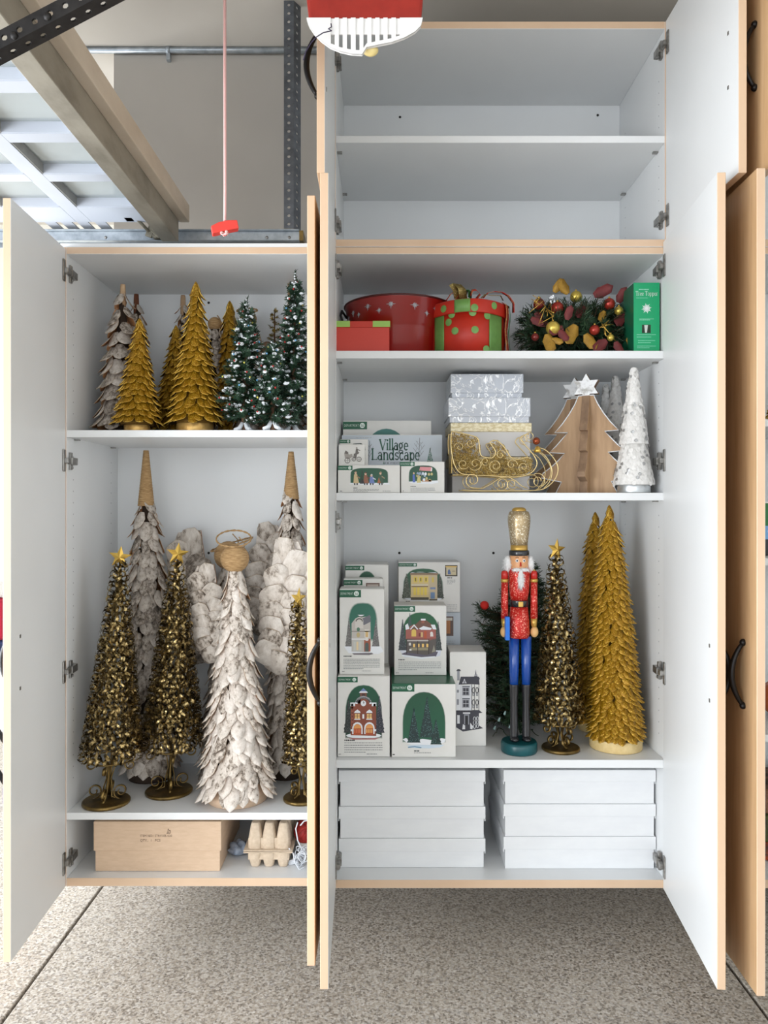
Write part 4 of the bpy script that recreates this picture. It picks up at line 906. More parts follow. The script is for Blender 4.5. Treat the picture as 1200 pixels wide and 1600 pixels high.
class Print:
    """flat print on a carton front; u to the right, v upwards, both 0..1, stacked in thin ink layers"""
    def __init__(s, w, h): s.w, s.h, s.v, s.f, s.c = w, h, [], [], []
    def _add(s, pts, cols, L):
        n = len(s.v); y = -0.0002-0.00012*L
        s.v += [((u-.5)*s.w, y, v*s.h) for u, v in pts]; s.f.append(tuple(range(n, n+len(pts)))); s.c.append(cols)
    def poly(s, pts, c, L=1):
        a = sum(pts[i][0]*pts[(i+1)%len(pts)][1]-pts[(i+1)%len(pts)][0]*pts[i][1] for i in range(len(pts)))
        if a < 0: pts = pts[::-1]
        c = S(*c); s._add(list(pts), [c]*len(pts), L)
    def rect(s, u0, u1, v0, v1, c, L=1): s.poly([(u0,v0),(u1,v0),(u1,v1),(u0,v1)], c, L)
    def line(s, pts, wd, c, L=1):
        for a, b in zip(pts, pts[1:]):
            ax, ay = a[0]*s.w, a[1]*s.h; bx_, by = b[0]*s.w, b[1]*s.h; l = math.hypot(bx_-ax, by-ay) or 1e-6; nx, ny = -(by-ay)/l*wd/2, (bx_-ax)/l*wd/2; ex, ey = (bx_-ax)/l*wd*.25, (by-ay)/l*wd*.25
            s.poly([((ax+nx-ex)/s.w,(ay+ny-ey)/s.h),((ax-nx-ex)/s.w,(ay-ny-ey)/s.h),((bx_-nx+ex)/s.w,(by-ny+ey)/s.h),((bx_+nx+ex)/s.w,(by+ny+ey)/s.h)], c, L)
    def ell(s, cx, cy, rx, ry, c, L=1, n=14): s.poly([(cx+rx*math.cos(2*PI*i/n), cy+ry*math.sin(2*PI*i/n)) for i in range(n)], c, L)
    def soft(s, pts, c, edge, L=1, grow=.10, top=None):
        """vignette: solid inside, fading to the card colour at its rim"""
        cx = sum(p[0] for p in pts)/len(pts); cy = sum(p[1] for p in pts)/len(pts); n = len(pts)
        a = sum(pts[i][0]*pts[(i+1)%n][1]-pts[(i+1)%n][0]*pts[i][1] for i in range(n)); pts = pts if a > 0 else pts[::-1]
        vs = [p[1] for p in pts]; lo, hi = min(vs), max(vs)
        def cc(p):
            if top is None: return S(*c)
            t = (p[1]-lo)/(hi-lo); return tuple(x*(1-t)+y*t for x, y in zip(S(*c), S(*top)))
        s._add(pts, [cc(p) for p in pts], L); E = S(*edge)
        o = [(cx+(p[0]-cx)*(1+grow), cy+(p[1]-cy)*(1+grow)) for p in pts]
        for i in range(n): j = (i+1) % n; s._add([pts[i], o[i], o[j], pts[j]], [cc(pts[i]), E, E, cc(pts[j])], L)
    def text(s, body, u, v, size, c, L=2, fit=None, track=0):
        vs, fs, w = text_faces(body); sc = size*1.0; sx = sc if fit is None else fit*s.w/w
        for f in fs:
            pts = [(u+vs[i][0]*sx/s.w, v+vs[i][1]*sc/s.h) for i in f]; s.poly(pts, c, L)
    def serif(s, body, u, v, em, wt, c, L=2, xs=.76):
        x = u
        for ch in body:
            ad, st = GLYPH[ch]
            for pts, w in st: s.line([(x+px*em*xs/s.w, v+py*em/s.h) for px, py in pts], wt*w, c, L)
            x += ad*em*xs/s.w
        return x
    def lines(s, u0, u1, v0, v1, n, c, L=1, th=.0016, ragged=.85):
        """fine print too small to read in the photograph: rows of broken strokes"""
        r = random.Random(int(u0*1e4+v0*1e3))
        for i in range(n):
            v = v1+(v0-v1)*(i/max(1, n-1)); e = u1 if i < n-1 else u0+(u1-u0)*r.uniform(.4, ragged); u = u0
            while u < e-.004: l = min(e-u, r.uniform(.012, .045)); s.rect(u, u+l, v, v+th/s.h, c, L); u += l+.008
    def tree(s, cx, v0, w, h, c, L=1, snow=None, seed=0, n=9):
        r = random.Random(seed); pts = []
        for i in range(n): t = i/n; hw = w/2*(1-t); pts.append((cx-hw*r.uniform(.92, 1.08), v0+h*t)); pts.append((cx-hw*.80, v0+h*(t+.75/n)))
        pts.append((cx, v0+h))
        for i in range(n-1, -1, -1): t = i/n; hw = w/2*(1-t); pts.append((cx+hw*.80, v0+h*(t+.75/n))); pts.append((cx+hw*r.uniform(.92, 1.08), v0+h*t))
        s.poly(pts, c, L)
        if snow:
            for i in range(130):
                t = r.random()**1.3; u = cx+(r.random()*2-1)*w/2*(1-t)*.9; q = max(.006, .018*w*3); s.rect(u, u+q, v0+h*t*.96, v0+h*t*.96+q*s.w/s.h*.7, snow if r.random() > .4 else tuple(int(x*.7) for x in snow), L+1)
    def logo(s, u1, v0, v1, u0=0.0):
        s.rect(u0, u1, v0, v1, (14,92,62), 1); hh = (v1-v0); r = hh*.34; cu = u1-(hh*s.h*.62)/s.w
        s.text('D E P A R T M E N T', u0+(u1-u0)*.05, v0+hh*.34, hh*s.h*.46, (222,236,228), 2, fit=(cu-r*s.h/s.w-u0)*.86)
        s.ell(cu, v0+hh*.5, r*s.h/s.w, r, (226,238,232), 2, 16); s.text('56', cu-r*.62*s.h/s.w, v0+hh*.32, hh*s.h*.46, (14,92,62), 3, fit=r*1.2*s.h/s.w)
    def build(s, name, par, y):
        me = bpy.data.meshes.new(name); me.from_pydata(s.v, [], s.f); me.materials.append(M['print'])
        at = me.color_attributes.new('ink', 'FLOAT_COLOR', 'CORNER'); flat = [x for cs in s.c for c in cs for x in c]; at.data.foreach_set('color', flat); me.update()
        o = bpy.data.objects.new(name, me); COL.objects.link(o); o.parent = par; o.location = (0, y, 0); return o
def carton(label, px0, px1, pytop, z0, d, depth, group=None, mats=None, draw=None, rot=0.0, name='carton', lid=True):
    x0, x1 = X(px0, d), X(px1, d); w = x1-x0; h = Z(pytop, d)-z0
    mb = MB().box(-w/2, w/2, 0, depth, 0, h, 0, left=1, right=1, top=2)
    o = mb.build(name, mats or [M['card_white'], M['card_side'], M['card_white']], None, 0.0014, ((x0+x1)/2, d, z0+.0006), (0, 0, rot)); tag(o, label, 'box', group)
    if lid:
        fb = MB().box(-w/2+.004, w/2-.004, .003, .0036, h, h+.0009); fb.box(-w/2+.002, w/2-.002, .0036, depth-.004, h, h+.0005); fb.build('top_flap', M['card_white'] if mats is None else mats[2], o)
    if draw: p = Print(w, h); draw(p); p.build('printed_front', o, 0)
    return o
G1, G2, DK, SNOW, CARD = (16,84,58), (30,110,80), (40,44,48), (236,240,246), (230,229,226)
def arch_pts(u0, u1, v0, v1, sh=.45, n=14, pw=2.4):
    cx, rx = (u0+u1)/2, (u1-u0)/2; vm = v0+(v1-v0)*sh
    return [(u0, v0), (u1, v0)]+[(cx+rx*math.copysign(abs(math.cos(PI*i/n))**(2/pw), math.cos(PI*i/n)), vm+(v1-vm)*abs(math.sin(PI*i/n))**(2/pw)) for i in range(n+1)]
def d_firehouse(p):
    p.logo(.385, .925, .993)
    p.soft(arch_pts(.16, .84, .25, .885, .42), (20,60,44), CARD, 1, .06, G1)
    p.tree(.21, .30, .20, .42, (40,46,44), 2, (110,118,116), 1); p.tree(.80, .30, .20, .46, (44,46,58), 2, (120,122,134), 2)
    p.ell(.5, .265, .34, .035, SNOW, 2); p.poly([(.20,.235),(.80,.235),(.72,.215),(.30,.215)], (176,112,112), 2)
    br = (136,70,50); p.poly([(.25,.27),(.25,.66),(.36,.66),(.40,.72),(.60,.72),(.66,.66),(.74,.66),(.74,.26)], br, 3)
    p.poly([(.30,.66),(.44,.74),(.44,.66)], (96,116,168), 3); p.rect(.43, .56, .72, .80, (122,74,58), 3); p.poly([(.41,.80),(.58,.80),(.495,.855)], (120,142,190), 4); p.rect(.465, .525, .735, .785, (70,44,40), 4)
    p.poly([(.41,.795),(.58,.795),(.56,.815),(.43,.815)], SNOW, 5)
    for sx in (-1, 1):
        cx = .495+sx*.115
        p.poly([(cx-.10,.285),(cx-.10,.36)]+arc(cx, .36, .10, .072, 180, 0, 8)+[(cx+.10,.285)], SNOW, 4)
        p.poly([(cx-.075,.27),(cx-.075,.355)]+arc(cx, .355, .075, .054, 180, 0, 8)+[(cx+.075,.27)], (182,82,44), 5); p.poly([(cx-.075,.352)]+arc(cx, .355, .075, .05, 180, 0, 8), (232,160,90), 6)
        for q in range(4): p.rect(cx-.06+q*.032, cx-.042+q*.032, .30, .345, (244,196,120) if sx > 0 else (222,120,80), 6)
        p.rect(cx-.05, cx+.045, .475, .535, (238,196,128), 4); p.rect(cx-.008, cx+.002, .475, .535, (96,52,40), 5); p.rect(cx-.055, cx+.05, .505, .51, (96,52,40), 5); p.rect(cx-.06, cx+.055, .462, .474, SNOW, 5)
        p.poly([(cx-.065,.545),(cx+.06,.545),(cx+.05,.565),(cx,.59),(cx-.05,.565)], SNOW, 5)
        p.rect(.495+sx*.205-.045, .495+sx*.205+.045, .63, .675, SNOW, 4); p.rect(.495+sx*.215-.02, .495+sx*.215+.02, .60, .66, br, 4); p.rect(.495+sx*.215-.03, .495+sx*.215+.03, .32, .345, SNOW, 5)
    p.line(arc(.495, .665, .135, .075, 0, 180, 12), .0065, SNOW, 5); p.ell(.495, .665, .052, .036, SNOW, 5, 16); p.line([(.495,.69),(.495,.665),(.515,.675)], .0015, DK, 6); p.rect(.475, .51, .475, .53, SNOW, 4)
    p.rect(.26, .30, .38, .62, (160,92,70), 4)
    for i in range(5): p.rect(.27, .29, .40+i*.045, .425+i*.045, (96,50,40), 5)
    p.lines(.13, .40, .196, .197, 1, (70,70,70), 1, .0042); p.lines(.13, .86, .055, .17, 5, (128,130,132), 1, .0020); p.lines(.56, .95, .022, .030, 1, (170,172,172), 1, .0028); p.lines(.02, .08, .03, .03, 1, (90,90,90), 1, .002)
def d_trees(p):
    p.logo(.355, .895, 1.0)
    p.soft(arch_pts(.18, .83, .22, .885, .38, 16, 2.2), (24,92,66), CARD, 1, .05, (20,78,52))
    p.poly([(.17,.24),(.24,.20),(.30,.17),(.55,.165),(.75,.17),(.83,.21),(.84,.25),(.78,.26),(.62,.235),(.48,.25),(.30,.225),(.22,.265)], SNOW, 2); p.poly([(.22,.16),(.36,.125),(.58,.12),(.76,.135),(.82,.17),(.6,.165),(.4,.17)], (206,222,236), 2)
    p.line([(.26,.135),(.36,.145),(.46,.130)], .003, (110,150,180), 3)
    p.tree(.55, .27, .24, .55, (26,52,52), 3, (84,124,122), 5, 12); p.tree(.345, .20, .21, .47, (24,48,50), 4, (84,124,122), 6, 11); p.tree(.69, .175, .18, .34, (24,50,48), 5, (84,124,122), 7, 9)
    p.lines(.35, .54, .076, .077, 1, (84,92,90), 1, .0034); p.lines(.35, .68, .054, .055, 1, (150,152,152), 1, .002); p.lines(.015, .09, .03, .03, 1, (70,70,70), 1, .0026)
def d_bookstore(p):
    p.logo(.48, .905, .992)
    p.soft(arch_pts(.22, .82, .42, .83, .3, 14, 3), (52,116,100), CARD, 1, .14, (36,104,84))
    p.tree(.21, .33, .17, .34, (112,110,108), 2, (190,190,188), 8); p.tree(.81, .33, .18, .32, (106,104,104), 2, (188,188,188), 9); p.poly([(.10,.33),(.92,.33),(.98,.27),(.86,.24),(.2,.25)], SNOW, 2)
    p.poly([(.27,.27),(.27,.60),(.36,.66),(.60,.68),(.69,.68),(.70,.30),(.66,.26)], (198,192,186), 3); p.poly([(.36,.62),(.68,.70),(.70,.62),(.55,.58)], (112,112,122), 4)
    p.poly([(.35,.54),(.35,.62)]+arc(.44, .63, .09, .045, 180, 0, 8)+[(.53,.54)], (214,210,204), 5); p.line(arc(.44, .625, .07, .03, 180, 0, 8), .003, (110,104,100), 6); p.rect(.27, .69, .50, .512, (150,140,134), 5)
    p.rect(.55, .69, .27, .42, (160,84,60), 4); p.rect(.56, .66, .43, .53, (226,220,212), 5); p.rect(.58, .64, .44, .50, (214,180,120), 6); p.ell(.42, .53, .035, .024, (86,128,104), 6); p.ell(.42, .465, .04, .03, (196,178,130), 6)
    p.rect(.30, .50, .27, .40, (196,196,192), 5)
    for q in range(3): p.rect(.315+q*.062, .36+q*.062, .285, .385, (238,214,170) if q == 1 else (206,206,200), 6)
    p.rect(.27, .58, .405, .425, (228,228,228), 6); p.ell(.61, .412, .04, .018, (232,228,226), 7); p.poly([(.57,.27),(.57,.34)]+arc(.61, .345, .04, .03, 180, 0, 6)+[(.65,.27)], (78,92,90), 6)
    p.rect(.44, .52, .68, .70, (122,60,54), 4); p.poly([(.40,.70),(.56,.70),(.50,.685),(.46,.685)], SNOW, 6); p.poly([(.28,.25),(.72,.255),(.76,.24),(.66,.228),(.32,.232)], (120,112,118), 4)
    p.lines(.09, .34, .205, .206, 1, (84,84,84), 1, .0036); p.lines(.09, .90, .065, .175, 7, (140,142,144), 1, .0019); p.lines(.5, .95, .035, .036, 1, (176,178,178), 1, .0026); p.lines(.06, .12, .03, .03, 1, (110,110,110), 1, .002)
def d_antique(p):
    p.logo(.40, .915, .998)
    p.soft(arch_pts(.16, .86, .36, .90, .35, 14, 2.4), (26,84,60), CARD, 1, .06, (14,92,52))
    p.tree(.16, .36, .17, .45, (58,66,70), 2, (126,134,138), 11); p.tree(.84, .36, .16, .42, (52,60,60), 2, (120,128,128), 12); p.tree(.30, .70, .09, .2, (60,84,80), 2)
    p.poly([(.10,.36),(.90,.36),(.88,.28),(.72,.255),(.20,.26)], (216,220,232), 2); p.poly([(.14,.31),(.30,.355),(.84,.34),(.80,.27),(.52,.25),(.18,.275)], (94,88,104), 3); p.poly([(.14,.30),(.52,.262),(.78,.275),(.80,.262),(.52,.235),(.16,.275)], SNOW, 4)
    p.poly([(.23,.33),(.23,.68),(.80,.68),(.80,.34),(.62,.29)], (92,84,80), 4); p.poly([(.22,.52),(.22,.66),(.36,.73),(.62,.74),(.80,.66),(.80,.52),(.62,.50)], (164,92,82), 5); p.poly([(.22,.66),(.36,.70),(.50,.80),(.62,.79),(.81,.68),(.60,.655),(.46,.66)], (112,78,62), 6)
    p.poly([(.30,.665),(.38,.735),(.46,.665),(.44,.66),(.38,.71),(.32,.66)], SNOW, 8); p.poly([(.47,.675),(.56,.71),(.72,.68),(.70,.655),(.52,.655)], SNOW, 8); p.poly([(.70,.73),(.78,.73),(.81,.66),(.74,.665)], SNOW, 8); p.poly([(.21,.72),(.26,.75),(.29,.67),(.22,.655)], SNOW, 8); p.rect(.52, .58, .75, .80, (150,90,72), 7); p.rect(.51, .60, .79, .815, SNOW, 8)
    p.poly([(.33,.56),(.33,.63)]+arc(.375, .63, .045, .035, 180, 0, 6)+[(.42,.56)], (226,192,96), 7); p.poly([(.69,.56),(.69,.60)]+arc(.715, .60, .03, .03, 180, 0, 6)+[(.75,.56)], (232,226,222), 7); p.rect(.51, .55, .55, .62, (210,176,120), 7); p.rect(.57, .62, .53, .64, (186,84,48), 7); p.rect(.47, .50, .56, .61, (120,40,36), 7)
    p.rect(.24, .66, .49, .51, (190,182,176), 7); p.rect(.24, .80, .515, .53, (112,72,66), 7)
    for q in range(4): p.rect(.36+q*.085, .40+q*.085, .405, .455, (244,204,116), 7)
    p.rect(.31, .65, .36, .40, (150,140,112), 7); p.rect(.28, .32, .43, .47, (224,222,216), 8); p.rect(.29, .33, .355, .38, (226,224,220), 8); p.line([(.45,.31),(.45,.49)], .002, (60,40,36), 8); p.line([(.24,.31),(.24,.52)], .002, (48,40,40), 8); p.line([(.66,.31),(.66,.52)], .002, (48,40,40), 8); p.poly([(.72,.33),(.79,.345),(.76,.44)], (150,146,132), 8)
    p.lines(.08, .36, .215, .216, 1, (84,84,84), 1, .0034); p.lines(.08, .90, .075, .185, 5, (140,142,144), 1, .0019); p.lines(.60, .95, .03, .031, 1, (176,178,178), 1, .0024); p.lines(.03, .10, .03, .03, 1, (110,110,110), 1, .002)
def d_yellow(p):
    p.logo(.30, .915, .985); b = (222,198,140)
    p.soft(arch_pts(.09, .71, .28, .87, .35, 14, 2.6), (48,58,46), CARD, 1, .07, (24,92,58)); p.tree(.13, .28, .16, .5, (66,72,56), 2, (150,156,140), 14); p.tree(.67, .28, .14, .5, (50,56,44), 2, (128,132,118), 15)
    p.poly([(.06,.29),(.72,.29),(.66,.235),(.2,.235)], SNOW, 2); p.rect(.20, .62, .25, .76, b, 3); p.rect(.49, .63, .26, .74, (206,188,154), 4); p.rect(.19, .64, .745, .785, (150,122,96), 5); p.poly([(.19,.785),(.34,.81),(.63,.785),(.60,.80),(.22,.80)], SNOW, 6)
    for q in range(3): p.rect(.25+q*.085, .305+q*.085, .60, .71, (232,206,84), 5); p.rect(.268+q*.085, .285+q*.085, .62, .69, (120,92,48), 6)
    for q in range(4): p.rect(.245+q*.058, .285+q*.058, .345, .50, (238,210,84), 5)
    p.rect(.21, .48, .535, .56, (226,218,200), 5); p.rect(.21, .48, .505, .525, (120,90,62), 6); p.rect(.54, .575, .60, .70, (222,196,90), 5); p.rect(.52, .59, .27, .40, (110,138,176), 5); p.rect(.515, .60, .46, .50, (120,140,180), 5); p.rect(.50, .63, .235, .262, (84,74,62), 5); p.rect(.20, .49, .245, .30, (88,80,62), 5)
    p.rect(.755, .955, .72, .945, (60,48,34), 1); p.rect(.775, .935, .745, .90, (206,192,156), 2); p.poly([(.80,.76),(.80,.83),(.82,.87),(.84,.83),(.85,.76)], (84,110,160), 3); p.rect(.87, .92, .82, .83, (90,80,66), 3); p.rect(.765, .945, .90, .925, (222,190,110), 2)
    p.lines(.79, .92, .67, .68, 1, (90,90,90), 1, .0028); p.lines(.785, .92, .565, .64, 4, (168,168,168), 1, .0018); p.lines(.12, .26, .20, .21, 1, (90,90,90), 1, .0026); p.lines(.785, .95, .02, .14, 4, (160,162,164), 1, .0018)
def d_lower_blue(p):
    p.rect(.60, .86, .80, .965, (96,72,62), 1); p.rect(.66, .80, .82, .93, (186,120,64), 2); p.rect(.60, .66, .80, .90, (120,140,160), 2); p.rect(.64, .84, .93, .955, (212,206,196), 3); p.lines(.60, .74, .775, .776, 1, (84,84,84), 1, .002); p.lines(.60, .88, .70, .755, 4, (160,164,168), 1, .0016)
def d_half(p):
    p.logo(.44, .945, .992); p.soft(arch_pts(.26, .74, .5, .93, .5, 14, 2.2), (30,96,70), CARD, 1, .1, (30,84,58))
def d_second(p):
    p.logo(.48, .93, .99); p.rect(.57, .92, .895, .955, (120,96,84), 1); p.rect(.60, .89, .91, .94, (196,184,176), 2)
def d_tower(p):
    I, Wt, Gy = (58,58,68), (232,234,238), (150,152,160)
    p.poly([(.17,.20),(.17,.66),(.30,.70),(.30,.20)], Wt, 1); p.poly([(.17,.20),(.17,.38),(.60,.38),(.80,.36),(.80,.22),(.92,.19),(.36,.155)], I, 2); p.poly([(.24,.655),(.30,.74),(.80,.74),(.82,.655),(.60,.66)], I, 2); p.ell(.74, .72, .085, .022, I, 3); p.poly([(.66,.735),(.70,.77),(.715,.82),(.73,.77),(.77,.735)], I, 3); p.rect(.68, .76, .745, .765, Gy, 4)
    p.rect(.20, .27, .70, .80, Gy, 1); p.poly([(.17,.80),(.31,.80),(.27,.82),(.21,.82)], I, 2); p.poly([(.34,.67),(.40,.72),(.46,.67)], Wt, 4); p.rect(.37, .43, .67, .70, Gy, 5); p.rect(.28, .60, .375, .65, (218,220,226), 2)
    for v in (.41, .54):
        p.rect(.34, .54, v, v+.085, Gy, 3); p.rect(.37, .43, v+.008, v+.078, I, 4); p.rect(.45, .51, v+.008, v+.078, I, 4); p.rect(.36, .52, v+.04, v+.044, Wt, 5); p.rect(.34, .55, v+.09, v+.1, I, 4)
        for u in (.62, .72): p.line(arc(u+.03, v+.055, .035, .03, 0, 360, 12), .0022, I, 4); p.rect(u+.005, u+.055, v-.005, v+.03, I, 4); p.rect(u+.02, u+.04, v+.0, v+.024, Wt, 5)
    p.line([(.60,.38),(.60,.66)], .0016, I, 4); p.line([(.68,.38),(.68,.66)], .0014, I, 4); p.line([(.80,.37),(.80,.66)], .0018, I, 4); p.poly([(.60,.34),(.90,.355),(.80,.385),(.62,.385)], I, 5)
    p.rect(.39, .53, .23, .34, Gy, 4); p.rect(.42, .50, .23, .325, (30,30,36), 5); p.rect(.36, .56, .345, .36, Wt, 5); p.poly([(.34,.18),(.36,.235),(.42,.22),(.42,.18)], Wt, 5); p.poly([(.56,.185),(.56,.25),(.64,.21),(.62,.18)], Wt, 5)
    for v in (.21, .25, .29): p.line(arc(.68, v, .035, .022, 0, 360, 10), .0020, Wt, 5); p.line(arc(.76, v+.005, .03, .02, 0, 360, 10), .0020, Wt, 5)
    p.rect(.20, .27, .24, .33, Wt, 4); p.rect(.19, .25, .57, .60, Gy, 3); p.rect(.19, .25, .44, .50, Gy, 3)
# bottom row and the ones stacked on it
gB = 'printed village house boxes'
carton('white box printed with a brick fire station, lower left of the boxes by the nutcracker', 527.5, 609, 1057, S3, 2.124, .30, gB, None, d_firehouse)
carton('white box with a green top printed with three snowy fir trees', 612, 712, 1069, S3, 2.122, .225, gB, [M['card_white'], M['card_side'], M['card_green']], d_trees)
zf, zt3 = Z(1057, 2.124)+.001, Z(1069, 2.122)+.001
carton('white box printed with a white bookshop house, on top of the fire station box', 530.5, 600.5, 921, zf, 2.142, .075, gB, None, d_bookstore)
carton('white box whose green printed corner shows just above the bookshop box', 537, 598, 905, zf, 2.225, .055, gB, None, d_second)
carton('tallest white box at the back left, behind the bookshop box', 539.5, 607, 883, zf, 2.29, .13, gB, None, d_half)
carton('white box printed with a red brick shop, on top of the fir tree box', 616, 697.5, 947, zt3, 2.226, .095, gB, None, d_antique)
zb2 = S3+(Z(957, 2.37)-S3)
carton('pale blue white box with a tiny photo, under the yellow house box', 640, 719.5, 957, S3, 2.37, .12, gB, [M['card_blue'], M['card_blue'], M['card_blue']], d_lower_blue, lid=False)
carton('white box printed with a lit yellow house, top of the rear stack', 622.5, 719, 879, Z(957, 2.37)+.001, 2.366, .12, gB, None, d_yellow)
carton('narrow white box printed with a black and white tower house', 703, 759.5, 1019.5, S3, 2.22, .115, gB, None, d_tower)
# boxes on the shelf with the sleigh
def d_fisher(p):
    p.logo(.235, .825, .99); p.soft(arch_pts(.21, .80, .36, .90, .5, 14, 3.4), (22,84,58), CARD, 1, .05, (18,78,52)); p.poly([(.20,.36),(.82,.36),(.84,.30),(.70,.31),(.5,.27),(.3,.32),(.18,.31)], SNOW, 2)
    for u, h, c, c2 in ((.29,.44,(206,184,140),(150,120,90)), (.45,.40,(146,92,66),(110,60,50)), (.545,.33,(110,130,190),(206,210,220)), (.69,.42,(56,84,62),(160,140,110))):
        p.poly([(u-.04,.34),(u-.03,.34+h*.75),(u+.02,.34+h*.78),(u+.05,.34)], c, 3); p.ell(u-.005, .34+h*.88, .018, .05, (222,186,160), 4); p.poly([(u-.02,.34+h*.92),(u+.02,.34+h*.92),(u,.34+h*1.06)], c2, 5); p.line([(u+.02,.34+h*.6),(u+.06,.34+h*.45)], .003, c2, 4); p.rect(u-.03, u-.01, .28, .35, (40,36,36), 4); p.rect(u+.01, u+.03, .28, .35, (40,36,36), 4)
    p.line([(.36,.36),(.40,.80)], .0012, (50,44,40), 4); p.line([(.40,.36),(.385,.80)], .0012, (50,44,40), 4); p.poly([(.35,.33),(.37,.48),(.41,.48),(.43,.33)], (60,56,56), 4); p.poly([(.63,.34),(.66,.56),(.69,.36)], (166,96,56), 4)
    p.lines(.25, .39, .155, .156, 1, (80,80,80), 1, .0026); p.lines(.25, .66, .03, .11, 3, (150,152,152), 1, .0013); p.lines(.72, .97, .05, .05, 1, (180,180,180), 1, .002); p.lines(.03, .08, .05, .05, 1, (120,120,120), 1, .0016)
def d_vendor(p):
    p.logo(.315, .86, 1.0, -.03); p.soft(arch_pts(.19, .83, .36, .88, .3, 14, 3), (22,84,58), CARD, 1, .06, (18,72,48)); p.poly([(.17,.36),(.84,.40),(.86,.33),(.70,.28),(.26,.30)], SNOW, 2)
    p.poly([(.42,.72),(.44,.84),(.70,.83),(.70,.70)], (222,146,152), 4); p.poly([(.68,.70),(.70,.83),(.72,.80),(.71,.69)], (236,226,226), 5); p.rect(.48, .70, .36, .42, (182,132,86), 4)
    r = random.Random(4)
    for i in range(22): u = r.uniform(.36, .72); v = r.uniform(.40, .64); p.ell(u, v, .028, .05, r.choice([(214,224,236),(70,96,108),(190,180,120),(46,60,66),(230,234,240),(150,170,190)]), 4+i % 3, 8)
    p.poly([(.27,.34),(.27,.58),(.31,.60),(.33,.34)], (84,110,190), 5); p.ell(.295, .63, .02, .035, (216,180,150), 6, 8); p.poly([(.36,.32),(.38,.50),(.44,.50),(.46,.33)], (206,196,130), 7); p.poly([(.42,.50),(.46,.80),(.47,.50)], (70,110,80), 5)
    p.lines(.22, .44, .19, .191, 1, (90,90,90), 1, .0022); p.lines(.22, .78, .05, .15, 4, (160,162,162), 1, .0012); p.lines(.63, .97, .06, .06, 1, (180,180,180), 1, .0018); p.lines(.04, .1, .05, .05, 1, (120,120,120), 1, .0016)
def d_carriage(p):
    c = (110,104,100); l = (164,158,152)
    p.poly([(.22,.56),(.26,.70),(.34,.66),(.40,.52),(.52,.56),(.54,.42),(.36,.28),(.24,.38)], l, 1); p.poly([(.22,.58),(.27,.72),(.38,.62),(.34,.54)], c, 2)
    for u, v, r in ((.34,.24,.10), (.78,.30,.085), (.58,.30,.07)): p.line(arc(u, v, r, r*1.25, 0, 360, 14), .0016, c, 3); p.line([(u-r,v),(u+r,v)], .0008, c, 3); p.line([(u,v-r*1.2),(u,v+r*1.2)], .0008, c, 3)
    p.poly([(.56,.36),(.58,.56),(.64,.58),(.66,.80),(.74,.80),(.74,.66),(.80,.60),(.70,.52),(.68,.34)], c, 2); p.ell(.69, .84, .035, .045, l, 3, 8); p.line([(.72,.76),(.82,.72)], .002, c, 3); p.line([(.40,.40),(.60,.44)], .002, l, 3)
def d_small(p): p.logo(.38, .86, .99, .0); p.soft([(.3,.60),(.9,.60),(.88,.76),(.75,.86),(.5,.84),(.36,.74)], (40,60,50), CARD, 1, .06); p.rect(.62, .72, .72, .82, (226,226,230), 2)
def d_back(p): p.logo(.272, .885, .99); p.soft(arch_pts(.26, .72, .55, .89, .1, 14, 2.0), (26,84,78), CARD, 1, .05, (50,120,112)); p.rect(.385, .43, .76, .79, (236,236,236), 2); p.rect(.60, .65, .77, .80, (236,236,236), 2)
def d_landscape(p):
    g = (34,92,74)
    u1 = p.serif('Village', .375, .745, .044, .0042, g); p.serif('Landscape', .295, .575, .047, .0042, g)
    p.text('18 PIECE SET', .425, .505, .0078, (120,130,136), 2, fit=.25)
    def bare(u, v, h, s):
        p.line([(u, v), (u+.01*s, v+h)], .0014, (110,112,116), 1)
        for t, a, l in ((.25,-1,.45), (.35,1,.5), (.5,-1,.36), (.6,1,.32), (.72,-1,.22), (.15,1,.4)): p.line([(u, v+h*t), (u+a*.055*l*2*s, v+h*(t+l*.72))], .0010, (126,128,132), 1); p.line([(u+a*.03*l*2*s, v+h*(t+l*.36)), (u+a*.022*l*2*s, v+h*(t+l*.66))], .0008, (136,138,142), 1)
    bare(.27, .56, .34, .8); bare(.235, .6, .3, .7); bare(.765, .55, .40, 1.1); p.tree(.878, .54, .065, .24, (84,128,116), 1, (200,214,214), 3, 7); p.tree(.42, .50, .02, .06, (110,140,130), 1); p.line([(.05,.53),(.4,.55),(.7,.525),(.97,.55)], .0012, (190,194,200), 1); p.lines(.14, .30, .90, .95, 2, (170,174,178), 1, .0014)
gS = 'printed village boxes beside the gold sleigh'
carton('long white box printed with four figures in winter clothes, front left by the sleigh', 528, 625, 727.5, S2, 2.125, .105, gS, None, d_fisher)
carton('small white box printed with a street vendor under a pink awning, beside the gold sleigh', 626.5, 694.5, 722, S2, 2.132, .10, gS, None, d_vendor)
zc2 = Z(727.5, 2.125)+.001
carton('small white box printed with a grey carriage, lying on the four-figure box', 529, 570, 695, zc2, 2.145, .03, gS, None, d_carriage)
carton('small white box with green corner just behind the carriage box', 530.5, 575, 687, zc2, 2.182, .035, gS, None, d_small)
carton('pale lilac box lettered Village Landscape in dark green', 534, 691, 680, S2, 2.25, .05, gS, [M['card_blue'], M['card_side'], M['card_white']], d_landscape)
carton('white box behind the lettered lilac box, with a dark green arch print', 536, 674, 658, S2, 2.33, .12, gS, None, d_back)
